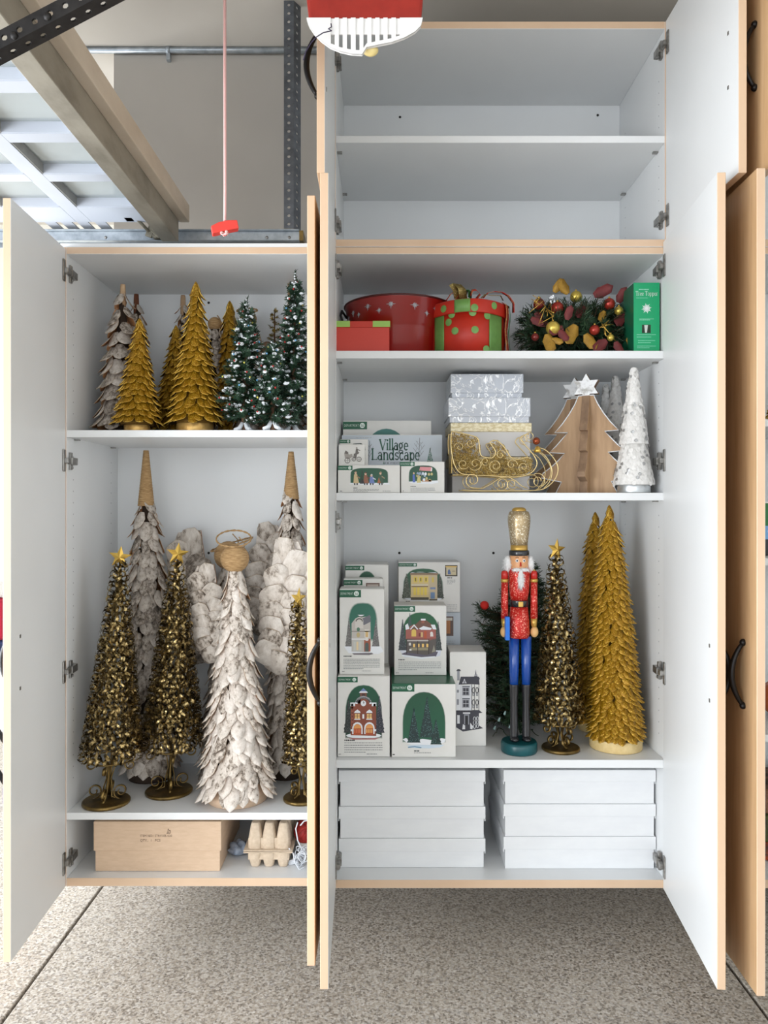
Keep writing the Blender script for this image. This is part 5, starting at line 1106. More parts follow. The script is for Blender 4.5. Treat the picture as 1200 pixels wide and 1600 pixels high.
# tall green tree topper box
def d_topper(p):
    w = (224,246,236); p.rect(0, 1, 0, 1, (22,158,104), 0)
    p.lines(.20, .80, .895, .896, 1, (150,214,190), 1, .0024); u = p.serif('Tree Topper', .08, .815, .0172, .0013, w, 2, .76); p.lines(.10, .90, .775, .776, 1, (130,204,176), 1, .0016)
    for i in range(8): a = PI*i/8+.2; s_ = .21 if i % 2 == 0 else .16; dx, dy = math.cos(a)*s_, math.sin(a)*s_*p.w/p.h; px, py = -math.sin(a)*.045, math.cos(a)*.045*p.w/p.h; p.poly([(.5+dx,.63+dy),(.5+px,.63+py),(.5-dx,.63-dy),(.5-px,.63-py)], (222,236,232), 1)
    p.ell(.5, .63, .07, .07*p.w/p.h, (240,246,244), 2); p.lines(.22, .78, .46, .475, 2, (150,214,190), 1, .0016); p.rect(.32, .66, .275, .395, (40,60,40), 1); p.poly([(.44,.28),(.41,.39),(.55,.39),(.51,.28)], (200,206,200), 2); p.tree(.37, .28, .1, .1, (24,40,26), 3); p.tree(.60, .28, .1, .1, (24,40,26), 3)
    p.lines(.12, .86, .215, .25, 2, (150,214,190), 1, .0014); p.lines(.17, .83, .135, .165, 2, (140,208,184), 1, .0014); p.lines(.14, .86, .06, .085, 2, (140,208,184), 1, .0014)
cg = plain('green_box_card', S(22,150,98), .35)
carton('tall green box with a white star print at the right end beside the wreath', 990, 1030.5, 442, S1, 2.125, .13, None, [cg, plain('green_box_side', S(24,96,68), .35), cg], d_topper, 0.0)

# ------------------------------------------------------------------ red tins and boxes on the upper right shelf
M['tin_red'] = plain('red_enamel', S(136,16,11), 0.28, 0.0, 0.5, 0.4); M['tin_dark'] = plain('dark_enamel_edge', S(70,14,12), 0.4)
M['box_red'] = plain('red_card', S(196,58,42), 0.5); M['box_red2'] = plain('bright_red_lid', S(190,46,26), 0.5); M['box_green'] = plain('lime_card', S(150,190,90), 0.5)
M['gift_red'] = noisy('painted_red_tin', [(0.3, S(176,36,18)), (0.7, S(190,44,24))], 20, 3, rough=0.45); M['gift_green'] = noisy('painted_green', [(0.3, S(96,140,70)), (0.7, S(116,160,84))], 30, 3, rough=0.45)
M['ribbon_red'] = glitter('red_velvet_ribbon', S(186,34,22), S(230,190,120), 160, 0.0, .6, False); M['ribbon_green'] = plain('green_ribbon', S(28,104,40), .5); M['ribbon_gold'] = glitter('gold_mesh_ribbon', S(140,122,66), S(214,196,130), 500, .4, .45, False)
def tub():
    d = 2.30; k = d/1200; t = thing('metal_tub', 'red metal tub with snowflake cut-outs and a black handle on the top filled shelf', 'tub', (X(622, d), d, S1+.0005)); h = Z(459, 2.14)-S1; R = .158
    hb = h*.52
    MB().lathe([(R*.82, 0), (R*.84, .004), (R*.88, hb-.004), (R*.895, hb), (R*.90, hb+.003), (R*.915, hb+.006), (R, h-.006), (R*1.012, h-.003), (R*1.01, h), (R*.985, h), (R*.88, hb), (R*.80, .004)], 48).build('tub_body', M['tin_red'], t)
    MB().tube([(R*1.012*math.cos(2*PI*i/40), R*1.012*math.sin(2*PI*i/40), h-.001) for i in range(40)], .003, 6, 0, True).build('rim', M['tin_dark'], t)
    for s in (-1, 1):
        MB().tube([(s*R*.97, -.02, h*.80), (s*R*1.045, -.06, h*.86), (s*R*1.065, -.06, h*.78), (s*R*1.0, -.05, h*.56), (s*R*.92, -.02, h*.50)], .0035, 7).build('handle', M['black_iron'], t)
    sm = plain('snowflake_tin', S(170,172,178), .4, .4)
    for az, v, s in ((-2.60,.80,.012),(-2.43,.74,.009),(-2.18,.84,.013),(-1.95,.75,.010),(-1.72,.84,.014),(-1.28,.83,.014),(-1.02,.72,.010),(-.82,.82,.011),(-2.85,.76,.010)):
        r = R*(.915+.085*(v-.52)/.48)+.0012; c = Vector((r*math.cos(az), r*math.sin(az), h*v)); n = Vector((math.cos(az), math.sin(az), 0)); tg = Vector((-math.sin(az), math.cos(az), 0)); up = Vector((0, 0, 1)); mb = MB()
        pts = []
        for i in range(16): rr = s*(1 if i % 4 == 0 else .62 if i % 2 == 0 else .30); a = 2*PI*i/16+PI/2; pts.append(c+tg*(rr*math.cos(a))+up*(rr*math.sin(a)))
        q = len(mb.v); mb.v += [tuple(p) for p in pts]+[tuple(p-n*.001) for p in pts]+[tuple(c+n*.0012)]
        for i in range(16): j = (i+1) % 16; mb.face((q+i, q+j, q+32)); mb.face((q+i, q+16+i, q+16+j, q+j))
        mb.build('snowflake', sm, t)
tub()
def red_box():
    d = 2.125; x0, x1 = X(522, d), X(609.5, d); w = x1-x0; h = Z(502, d)-S1; lh = .0175
    t = thing('gift_box', 'flat red box with lime green lid corners, in front of the red tub', 'box', ((x0+x1)/2, d, S1+.0005))
    MB().box(-w/2+.002, w/2-.002, .002, .155, 0, h-lh*.6).build('box_base', M['box_red'], t, .001)
    MB().box(-w/2, w/2, 0, .157, h-lh, h).build('lid', M['box_red2'], t, .001)
    for a, b in ((-w/2-.0004, -w/2+.044), (w/2-.048, w/2+.0004)): MB().box(a, b, -.0006, .1576, h-lh+.001, h+.0006).build('lid_corner', M['box_green'], t, .0006)
red_box()
def gift_tin():
    d = 2.235; k = d/1200; t = thing('gift_tin', 'red gift tin with lime polka dots, green bands and a ribbon bow', 'tin', (X(731, d), d, S1+.0005)); h = Z(468, 2.135)-S1; R = .112; hl = h*.77
    n = 8; mb = MB()
    def ringz(r, z): return [(r*math.cos(PI*2*(i+.5)/40)*(1+.03*math.cos(4*(PI*2*(i+.5)/40))), r*math.sin(PI*2*(i+.5)/40)*(1+.03*math.cos(4*(PI*2*(i+.5)/40))), z) for i in range(40)]
    def loft(mb, rings, m=0):
        for r in rings: mb.v += r
        for k_ in range(len(rings)-1):
            for i in range(40): j = (i+1) % 40; mb.face((k_*40+i, k_*40+j, (k_+1)*40+j, (k_+1)*40+i), m, True)
        mb.face(range(39, -1, -1), m); mb.face(range((len(rings)-1)*40, len(rings)*40), m)
    loft(mb, [ringz(R*.93, 0), ringz(R*.95, hl)]); mb.build('tin_body', M['gift_red'], t)
    mb = MB(); loft(mb, [ringz(R*.99, hl-.004), ringz(R*1.0, hl), ringz(R*1.0, h-.003), ringz(R*.97, h)]); mb.build('lid', M['gift_red'], t)
    def patch(nm, a0, a1, z0, z1, r, m, dome=False):
        mb = MB(); q = 8
        for z in (z0, z1):
            for i in range(q+1): a = a0+(a1-a0)*i/q; f = (1+.03*math.cos(4*a)); mb.v.append((r*f*math.cos(a), r*f*math.sin(a), z))
        for i in range(q): mb.face((i, i+1, q+2+i, q+1+i), 0, True)
        o = mb.build(nm, M[m], t); s = o.modifiers.new('thickness', 'SOLIDIFY'); s.thickness = .0016; s.offset = 0
    patch('green_band', -2.75, -2.38, 0.0, hl-.004, R*.955, 'gift_green'); patch('green_band', -1.08, -.55, 0, hl-.004, R*.955, 'gift_green'); patch('green_band', -2.02, -1.62, hl-.003, h-.002, R*1.004, 'gift_green')
    for az, z, lid_ in ((-2.02,.42,0),(-1.50,.42,0),(-1.15,.70,0),(-1.56,.74,0),(-2.22,.60,0),(-1.18,.02,0),(-2.35,.86,1),(-.95,.90,1),(-1.52,.82,1),(-2.12,.735,0)):
        r = R*(1.006 if lid_ else .958)*(1+.03*math.cos(4*az)); c = Vector((r*math.cos(az), r*math.sin(az), max(.0112, h*z))); nn = Vector((math.cos(az), math.sin(az), 0)); tg = Vector((-math.sin(az), math.cos(az), 0)); mb = MB(); pts = [c+tg*(.0105*math.cos(2*PI*i/14))+Vector((0, 0, .0105*math.sin(2*PI*i/14))) for i in range(14)]
        mb.v += [tuple(p) for p in pts]+[tuple(c+nn*.0022)]
        for i in range(14): mb.face((i, (i+1) % 14, 14), 0, True)
        mb.build('polka_dot', M['gift_green'], t)
    def strip(nm, pts, w, m):
        o = MB().ribbon([Vector(p) for p in pts], Vector(w)).build(nm, M[m], t); s = o.modifiers.new('thickness', 'SOLIDIFY'); s.thickness = .0012; s.offset = 0
    def at(px, py, y): p = W(px, py, d+y); return (p.x-X(731, d), y, p.z-S1)
    wv = (0, .017, .004)
    strip('ribbon', [at(755,466,-.02), at(762,458,-.02), at(772,456,-.02), at(784,457,-.02), at(794,463,-.02), at(802,474,-.02), at(802,489,-.02)], wv, 'ribbon_red')
    strip('ribbon', [at(735,462,-.04), at(738,454,-.05), at(744,453,-.05), at(750,460,-.05), at(744,467,-.04)], (0, .014, .006), 'ribbon_red')
    strip('ribbon', [at(697,470,-.02), at(704,460,-.02), at(711,455,-.02), at(716,462,-.02), at(712,468,-.02)], (0, .016, .004), 'ribbon_red')
    strip('ribbon', [at(716,468,-.03), at(714,456,-.04), at(708,447,-.05), at(714,444,-.05), at(722,452,-.05), at(724,467,-.04)], (.012, .006, .0), 'ribbon_gold')
    strip('ribbon', [at(724,467,-.03), at(728,455,-.03), at(735,455,-.03), at(734,466,-.03)], (.006, .012, .0), 'ribbon_green')
    strip('ribbon', [at(752,466,-.03), at(758,460,-.03), at(766,462,-.03), at(782,462,-.02), at(786,470,-.0)], (0, .010, .003), 'ribbon_gold')
    R2 = R*1.035
    for a0, m, w, r2 in ((-.42, 'ribbon_red', .013, R2), (-.20, 'ribbon_green', .011, R2*1.03), (-.50, 'ribbon_gold', .003, R2*1.01), (-2.98, 'ribbon_gold', .0016, R2*1.02)):
        pts = [(r2*.9*math.cos(a0), r2*.9*math.sin(a0), h+.004)]+[(r2*(1+.02*math.sin(i*1.1))*math.cos(a0), r2*(1+.02*math.sin(i*1.1))*math.sin(a0), h*(.98-.97*i/8)) for i in range(9)]
        strip('ribbon', pts, (-math.sin(a0)*w, math.cos(a0)*w, 0), m)
gift_tin()

# ------------------------------------------------------------------ silver and gold gift boxes, sleigh
def damask():
    m, nt, b = newmat('silver_damask_paper'); v = coords(nt, (1, 1, 1)); n = node(nt, 'ShaderNodeTexNoise', Scale=17.0, Detail=2.5, Distortion=2.6); nt.links.new(v, n.inputs['Vector'])
    r = ramp(nt, n.outputs['Fac'], [(0.46, S(206,211,220)), (0.492, S(244,245,247)), (0.508, S(244,245,247)), (0.54, S(200,205,214))]); nt.links.new(r, b.inputs['Base Color'])
    r2 = ramp(nt, n.outputs['Fac'], [(0.475, (0,0,0,1)), (0.493, (.8,.8,.8,1)), (0.507, (.8,.8,.8,1)), (0.525, (0,0,0,1))]); nt.links.new(r2, b.inputs['Metallic']); b.inputs['Roughness'].default_value = .32
    bp = node(nt, 'ShaderNodeBump', Strength=.4, Distance=.002); nt.links.new(r2, bp.inputs['Height']); nt.links.new(bp.outputs[0], b.inputs['Normal']); return m
M['damask'] = damask()
M['cream_box'] = plain('pearl_box', S(214,212,210), .45); M['gold_lid'] = noisy('gold_woven_lid', [(0.4, S(206,190,146)), (0.6, S(236,226,196))], 160, 3, (.5,1,1), rough=.4, metal=.2, bump=.5)
def gift_box(label, px0, px1, pt, zb, d, dep, mb_, ml, lid_px, rot=0):
    x0, x1 = X(px0, d), X(px1, d); w = x1-x0; h = Z(pt, d)-zb; lh = lid_px*d/1200
    t = thing('gift_box', label, 'gift box', ((x0+x1)/2, d, zb+.0005), rot, 'stacked gift boxes behind the sleigh')
    MB().box(-w/2+.004, w/2-.004, .003, dep-.003, 0, h-lh*.5).build('box_base', M[mb_], t, .0015)
    MB().box(-w/2, w/2, 0, dep, h-lh, h).build('lid', M[ml], t, .002); return zb+h+.001
z = gift_box('cream box with gold woven lid, lowest of the stack behind the sleigh', 704.5, 830, 714, S2, 2.255, .19, 'cream_box', 'gold_lid', 14)
z = gift_box('cream box with gold woven lid, second from the bottom of the stack', 704, 831, 661, z, 2.25, .195, 'cream_box', 'gold_lid', 14)
z = gift_box('silver damask gift box just above the gold woven lids', 700.5, 829, 621.5, z, 2.255, .18, 'damask', 'damask', 30)
z = gift_box('smaller silver damask gift box on the very top of the stack', 704, 818, 584.5, z, 2.27, .16, 'damask', 'damask', 30)
M['sleigh_gold'] = plain('gold_wire', S(226,202,146), .3, .75); M['sleigh_mesh'] = glitter('gold_glitter_mesh', S(176,146,78), S(240,222,166), 600, .6, .4, False)
def sleigh():
    d = 2.165; t = thing('wire_sleigh', 'gold wire sleigh with glitter mesh sides and curled runners', 'sleigh', (X(780, d), d, S2+.0005)); rnd = random.Random(3)
    def q(px, py, y=0): p = W(px, py, d); return Vector((p.x-X(780, d), y, p.z-S2))
    def smooth(pts, n=4):
        out = []; P_ = [pts[0]]+list(pts)+[pts[-1]]
        for i in range(1, len(P_)-2):
            for j in range(n):
                u = j/n; a, b, c, e = P_[i-1], P_[i], P_[i+1], P_[i+2]
                out.append(tuple(.5*((2*b[m])+(-a[m]+c[m])*u+(2*a[m]-5*b[m]+4*c[m]-e[m])*u*u+(-a[m]+3*b[m]-3*c[m]+e[m])*u**3) for m in (0, 1)))
        return out+[pts[-1]]
    body = [(704,676),(712,677),(730,681),(744,686),(747,697),(749,712),(757,716),(768,716),(772,707),(766,697),(764,692),(773,690),(783,697),(790,707),(796,716),(808,719),(818,716),(822,716)]
    low = [(704,676),(703,690),(704,706),(707,722),(712,734),(720,741),(735,743),(755,744),(775,745),(800,746),(818,744),(830,737),(836,726),(833,716),(826,706),(816,695),(811,688),(815,682),(824,680)]
    scr = [(820,718),(826,716)]
    for sd, y in enumerate((-.028, .062)):
        f = MB()
        for pl, r in ((smooth(body), .0017), (smooth(low), .0017)): f.tube([q(a, b, y) for a, b in pl], r, 6)
        for cx, cy, r0, a0, tr in ((741,726,11,2.6,-1.4),(722,726,9,.4,1.3),(772,729,11,1.3,1.6),(797,727,9,.2,-1.2),(815,731,8,2.0,1.3),(716,700,8,3,1.2),(733,694,7,0,1.2),(756,722,7,1,1.2),(780,712,8,0,-1.3),(825,684,9,1.2,1.5)):
            f.tube([q(cx+r0*(1-.8*i/20)*math.cos(a0+tr*2*PI*i/20), cy+r0*(1-.8*i/20)*math.sin(a0+tr*2*PI*i/20), y-.001) for i in range(21)], .0011, 5)
        f.build('side_frame', M['sleigh_gold'], t)
        mm = MB()                                       # fine curled mesh filling the side
        poly = body+[(834,722),(832,735),(818,743),(775,744.5),(720,740.5),(708,728),(704,706)]
        def inside(x, yv):
            c = False; j = len(poly)-1
            for i in range(len(poly)):
                if (poly[i][1] > yv) != (poly[j][1] > yv) and x < (poly[j][0]-poly[i][0])*(yv-poly[i][1])/(poly[j][1]-poly[i][1])+poly[i][0]: c = not c
                j = i
            return c
        cnt = 0
        while cnt < 620:
            x, yv = rnd.uniform(703, 836), rnd.uniform(675, 746)
            if not inside(x, yv) or (yv < 712 and rnd.random() < .25): continue
            cnt += 1; r0 = rnd.uniform(1.4, 3.4); a0 = rnd.uniform(0, 6.28); mm.tube([q(x+r0*(1-.5*i/7)*math.cos(a0+i*.95), yv+r0*(1-.5*i/7)*math.sin(a0+i*.95), y+rnd.uniform(-.001, .001)) for i in range(8)], .00085, 3)
        mm.build('glitter_mesh', M['sleigh_mesh'], t, kind='stuff')
        r = MB()
        def sp(cx, cy, r0, a0, tr, n=24): return [(cx+r0*(1-.68*i/n)*math.cos(a0+tr*2*PI*i/n), cy+r0*(1-.68*i/n)*math.sin(a0+tr*2*PI*i/n)) for i in range(n+1)]
        run = sp(737,751,12,1.57,1.35)[::-1]+[(752,764),(765,757),(780,747),(792,746),(803,752),(812,760),(822,764)]
        r.tube([q(a, b, y) for a, b in run], .0015, 6)
        nose = [(720,766),(745,767.3),(800,767.3),(840,766),(856,758),(866,745),(868,730),(860,715),(848,704),(838,701)]
        r.tube([q(a, b, y) for a, b in smooth(nose)], .0016, 6)
        r.tube([q(a, b, y) for a, b in smooth([(846,764),(856,752),(859,735),(852,718),(842,708),(833,704)])], .0013, 6)
        for a in (sp(782,757,11,2.6,-1.5), sp(797,757,9,.6,1.3), sp(838,752,12,-2.2,1.4)): r.tube([q(u, v, y) for u, v in a], .0013, 5)
        r.build('runner', M['sleigh_gold'], t)
    fl = MB(); fl.box(q(706,742).x, q(830,742).x, -.027, .061, q(706,743.5).z, q(706,742.5).z); n = len(fl.v)
    fl.build('floor_mesh', M['sleigh_mesh'], t)
    bk = MB().box(q(704,740).x, q(705,740).x, -.027, .061, q(704,740).z, q(704,682).z); bk.build('back_mesh', M['sleigh_mesh'], t)
    MB().ball(q(834,691,-.036), .0105, 0, 14, 9).build('bell', plain('copper_bell', S(150,74,44), .25, .7), t)
    br = q(836,703,-.036); MB().lathe([(.0105, -.010), (.009, -.003), (.006, .005), (.002, .008)], 14, 0, br).build('bell', M['star_gold'], t)
sleigh()

# ------------------------------------------------------------------ nutcracker
def nutcracker():
    d = 2.175; k = d/1200; t = thing('nutcracker', 'tall red coated nutcracker soldier with gold hat, blue legs and green base', 'figurine', (X(811, d), d, S3+.0005))
    z = lambda py: Z(py, d)-S3; x = lambda px: X(px, d)-X(811, d)
    red = glitter('red_sequin', S(196,34,24), S(255,170,150), 420, .25, .35, False, .5); redp = plain('red_lacquer', S(190,40,32), .25); blue = plain('blue_lacquer', S(20,72,158), .22, 0, .5, .5); black = plain('black_lacquer', S(36,36,40), .25, 0, .5, .4)
    teal = noisy('teal_base', [(0.3, S(14,72,78)), (0.7, S(26,90,96))], 18, 3, rough=.3); skin = plain('painted_skin', S(224,164,116), .4); wood = plain('pale_wood_hand', S(222,176,116), .45); gold = plain('gold_paint', S(206,166,84), .3, .5)
    hatm = glitter('champagne_sequin', S(186,164,128), S(252,246,226), 380, .55, .3, False, .5); fur = noisy('white_fur', [(0.3, S(214,214,214)), (0.7, S(242,242,242))], 160, 4, (1,1,.35), rough=.95, bump=1.0)
    zb = z(1157); MB().lathe([(.049, 0), (.051, .004), (.051, zb-.006), (.048, zb)], 36).build('base', teal, t)
    for px, nm in ((802, 'leg'), (821, 'leg')):
        cx = x(px)+.002; l = MB(); l.lathe([(.0125, z(1072)), (.0135, z(1040)), (.0150, z(994))], 20, 0, (cx, 0, 0)); l.build('leg', blue, t)
        b = MB(); b.lathe([(.0120, zb), (.0115, zb+.006), (.0105, z(1100)), (.0132, z(1071)), (.0136, z(1069))], 20, 0, (cx, 0, 0)); b.ball((cx, -.012, zb+.007), .0125, 0, 12, 8, (1, 1.4, .6)); b.build('boot', black, t)
    MB().lathe([(.0275, z(996)), (.0295, z(990)), (.0285, z(970)), (.0245, z(947))], 26).build('coat_skirt', red, t)
    MB().lathe([(.0265, z(947.5)), (.0265, z(938)), (.0262, z(937.5))], 26).build('belt', black, t)
    MB().box(-.0065, .0065, -.0295, -.0255, z(946.5), z(938.5)).build('belt_buckle', gold, t, .001)
    MB().lathe([(.0240, z(938)), (.0275, z(925)), (.0300, z(905)), (.0310, z(893)), (.0240, z(886)), (.016, z(883))], 26).build('coat_top', red, t)
    for s in (-1, 1):
        cx = s*.0415; a = MB(); a.lathe([(.0105, z(966)), (.0100, z(940)), (.0098, z(907))], 18, 0, (cx, -.004, 0)); a.build('sleeve', red, t)
        u = MB(); u.lathe([(.0098, z(905)), (.0098, z(897)), (.0085, z(893)), (.004, z(891.5))], 18, 0, (cx, -.004, 0)); u.build('shoulder', redp, t)
        MB().lathe([(.0108, z(909.5)), (.0112, z(907)), (.0108, z(904.5))], 18, 0, (cx, -.004, 0)).build('arm_band', gold, t)
        MB().lathe([(.0080, z(979)), (.0098, z(966))], 16, 0, (cx, -.004, 0)).build('cuff', gold, t)
        MB().ball((cx+s*.001, -.005, z(987)), .0125, 0, 16, 10, (.92, .9, 1.25)).build('hand', wood, t)
    MB().ball((.0415, -.004, z(892.5)), .005, 0, 10, 7).build('gold_button', gold, t)
    MB().box(-.043, -.031, -.030, -.010, z(998), z(962)).build('drum_board', plain('bright_blue_board', S(18,110,214), .4), t, .001)
    MB().tube([(-.046, -.006, z(995)), (-.050, -.008, z(950))], .0018, 6).build('sword', M['nickel'], t)
    MB().lathe([(.0220, z(897)), (.0255, z(890)), (.0255, z(868)), (.0235, z(866))], 28).build('head', skin, t)
    for s in (-1, 1):
        e = MB().ball((s*.0095, -.0235, z(875.5)), .0046, 0, 12, 8, (1, .5, 1)); e.build('eye', M['snow'], t)
        MB().ball((s*.0098, -.0256, z(875.5)), .0023, 0, 10, 6, (1, .5, 1)).build('pupil', M['hole'], t)
        MB().tube([(s*.005, -.0250, z(871)), (s*.0095, -.0250, z(869.6)), (s*.0140, -.0225, z(871))], .0008, 5).build('eyebrow', M['trunk'], t)
    nb = MB(); n0 = [(-.0022, -.0245, z(877)), (.0022, -.0245, z(877)), (.0034, -.0245, z(884.5)), (-.0034, -.0245, z(884.5)), (0, -.034, z(884))]; nb.v += n0
    for f in ((0,1,2,3), (1,0,4), (2,1,4), (3,2,4), (0,3,4)): nb.face(f)
    nb.build('nose', redp, t)
    rnd = random.Random(8)
    def tuft(nm, c, sx, sy, sz, n, ln, down=.6):
        mb = MB().ball(c, 1.0, 0, 14, 10, (sx, sy, sz))
        for i in range(n):
            a, b = rnd.uniform(0, 6.28), rnd.uniform(-1.2, 1.2); dv = Vector((math.cos(a)*math.cos(b), math.sin(a)*math.cos(b), math.sin(b))); p = Vector(c)+Vector((dv.x*sx, dv.y*sy, dv.z*sz))*.92; e = p+dv*ln*rnd.uniform(.3, 1)+Vector((0, 0, -ln*down*rnd.random())); w = dv.orthogonal().normalized()*.0009; mb.poly([p-w, p+w, e])
        mb.build(nm, fur, t)
    for s in (-1, 1): tuft('hair', (s*.0315, .004, z(882)), .0115, .017, .0255, 220, .010)
    for s in (-1, 1): tuft('moustache', (s*.0105, -.026, z(889.5)), .0125, .006, .0052, 120, .007, .3)
    tuft('beard', (0, -.029, z(904)), .0085, .006, .0270, 200, .009, 1.0)
    MB().lathe([(.0275, z(868)), (.0285, z(866)), (.0285, z(862)), (.0272, z(860))], 30).build('hat_band', black, t)
    MB().lathe([(.0240, z(860.5)), (.0245, z(858)), (.0242, z(852))], 30).build('hat_trim', gold, t)
    MB().lathe([(.0240, z(852)), (.0262, z(840)), (.0300, z(824)), (.0318, z(814)), (.0312, z(806)), (.0270, z(800)), (.018, z(798))], 32).build('hat', hatm, t)
    MB().lathe([(.0195, z(799.5)), (.0200, z(797)), (.0175, z(794.5)), (.010, z(793))], 26).build('hat_button', gold, t)
nutcracker()

# ------------------------------------------------------------------ plain white storage boxes at the bottom, right cabinet
M['white_box'] = noisy('white_paper_box', [(0.3, S(228,230,233)), (0.7, S(234,236,238))], 10, 3, (1,1,3), rough=.6)
M['dark_slit'] = plain('dark_slit', S(70,66,66), .9)
def flat_box(label, px0, px1, pt, pm, pb, zb, d, group, lip_side):
    x0, x1 = X(px0, d), X(px1, d); w = x1-x0; h = Z(pt, d)-zb; lh = (pm-pt)*d/1200; dep = .31
    t = thing('storage_box', label, 'box', ((x0+x1)/2, d, zb+.0004), 0, group)
    MB().box(-w/2+.0045, w/2-.0045, .003, dep-.003, 0, h-.004).build('box_base', M['white_box'], t, .0012)
    MB().box(-w/2, w/2, 0, dep, h-lh, h).build('lid', M['white_box'], t, .0012)
    for s in (-1, 1): MB().box(s*(w/2-.0005)-.0012, s*(w/2-.0005)+.0012, .006, .030, h-lh-.008, h-lh+.002).build('lid_tab', M['white_box'], t)
    return zb+h+.0006
gW = 'plain white storage boxes below the nutcracker shelf'
rows = [('bottom', 1311, 1331, 1356), ('middle', 1261, 1280, 1310), ('top', 1204, 1222, 1260)]
z = RZT
for nm, pt, pm, pb in rows: z = flat_box('flat white lidded box, %s of the left stack at the cabinet bottom' % nm, 529, 758.5, pt, pm, pb, z, 2.168, gW, 1)
z = RZT
for nm, pt, pm, pb in [('bottom', 1308, 1328, 1358), ('middle', 1257, 1276, 1307), ('top', 1203.5, 1222, 1256)]: z = flat_box('flat white lidded box, %s of the right stack at the cabinet bottom' % nm, 787, 1025, pt, pm, pb, z, 2.162, gW, -1)

# ------------------------------------------------------------------ bottom of the left cabinet
def brown_box():
    d = 2.135; x0, x1 = X(146, d), X(345.5, d); w = x1-x0; zb = ZLB; h = Z(1284, d)-zb; lh = (1330-1284)*d/1200; dep = .30
    t = thing('cardboard_box', 'brown lidded cardboard box stamped with an item number, at the bottom left', 'box', ((x0+x1)/2, d, zb+.0005))
    MB().box(-w/2+.004, w/2-.004, .003, dep-.003, 0, h-.004).build('box_base', M['cardboard'], t, .0015)
    MB().box(-w/2, w/2, 0, dep, h-lh, h).build('lid', M['cardboard'], t, .0018)
    p = Print(w, h); ink = (112,90,76)
    p.text('ITEM NO.: STRV105 020', .365, 1-(1309-1284)/(1366-1284.), .0095, ink, 1, fit=.25); p.text('QTY.:  1   PCS', .365, 1-(1316.5-1284)/(1366-1284.), .0095, ink, 1, fit=.16)
    fl_ = [(.575,.765),(.582,.80),(.586,.86),(.595,.81),(.60,.83),(.605,.785),(.60,.765)]; p.line(fl_+[fl_[0]], .0012, ink, 1); p.line([(.586,.775),(.59,.80),(.595,.775)], .001, ink, 1)
    p.build('stamped_print', t, -.0002)
brown_box()
M['pulp'] = noisy('egg_carton_pulp', [(0.3, S(196,176,152)), (0.7, S(214,196,174))], 90, 4, rough=.9, bump=.5)
def egg_carton():
    d = 2.15; k = d/1200; x0, x1 = X(384, d), X(454, d); w = x1-x0; zb = ZLB; h1 = (1365-1337)*k; h = Z(1289, d)-zb
    t = thing('egg_carton', 'grey brown pulp egg carton under the lower left shelf', 'egg carton', ((x0+x1)/2, d, zb+.0005)); dep = .20
    def cups(mb, up, z0, z1, fat):
        for i, cx in enumerate((-.31, .0, .32)):
            for j in range(4):
                cy = dep*(j+.5)/4; rb, rt = (w*.155, w*fat) ; a, b = (z0, z1)
                prof = [(rb*1.06, a), (rb, a+(b-a)*.4), (rt, b-(b-a)*.08), (rt*.8, b)] if up else [(rt*.8, a), (rt, a+(b-a)*.08), (rb, a+(b-a)*.6), (rb*1.06, b)]
                n = len(mb.v); sq = 10
                for r, z in prof:
                    for q in range(sq):
                        an = 2*PI*(q+.5)/sq; e = lambda c_: math.copysign(abs(c_)**.6, c_); mb.v.append((cx*w+r*e(math.cos(an)), cy+min(r*1.05, dep/8.2)*e(math.sin(an)), z))
                for m in range(3):
                    for q in range(sq): q2 = (q+1) % sq; mb.face((n+m*sq+q, n+m*sq+q2, n+(m+1)*sq+q2, n+(m+1)*sq+q), 0, True)
                mb.face([n+q for q in range(sq)][::-1]); mb.face([n+3*sq+q for q in range(sq)])
    b = MB(); b.box(-w/2-.006, w/2+.006, -.006, dep+.006, h1-.003, h1); b.box(-w*.46, w*.46, .008, dep-.008, h1*.45, h1-.002); cups(b, False, 0, h1-.002, .105); b.build('tray', M['pulp'], t, .001, seg=1)
    l = MB(); l.box(-w/2-.006, w/2+.006, -.006, dep+.006, h1+.002, h1+.005); l.box(-w*.46, w*.46, .010, dep-.010, h1+.004, h1+(h-h1)*.45); cups(l, True, h1+.004, h, .105); l.build('lid', M['pulp'], t, .001, seg=1, rot=(.012, .006, 0))
egg_carton()
def crumple(label, px, py0, d, rx, rz, mat, seed):
    r = random.Random(seed); mb = MB(); zb = ZLB; c = X(px, d); prof = []
    mb.ball((0, 0, rz), 1, 0, 22, 14, (rx, rx, rz))
    mb.v = [(x*(1+.28*math.sin(x*170+z*210+seed)*math.cos(y*190+z*130)), y*(1+.25*math.sin(y*160+x*140)), max(0, z*(1+.16*math.sin(x*230+y*170)))) for x, y, z in mb.v]
    o = mb.build('plastic_bag', mat, None, 0, (c, d, zb+.0005)); tag(o, label, 'bag')
M['blue_film'] = noisy('crumpled_blue_film', [(0.3, S(110,126,150)), (0.7, S(176,188,206))], 60, 4, rough=.25, bump=.6)
crumple('crumpled blue grey plastic bag between the cardboard box and the egg carton', 374, 1318, 2.245, .030, .018, M['blue_film'], 2)
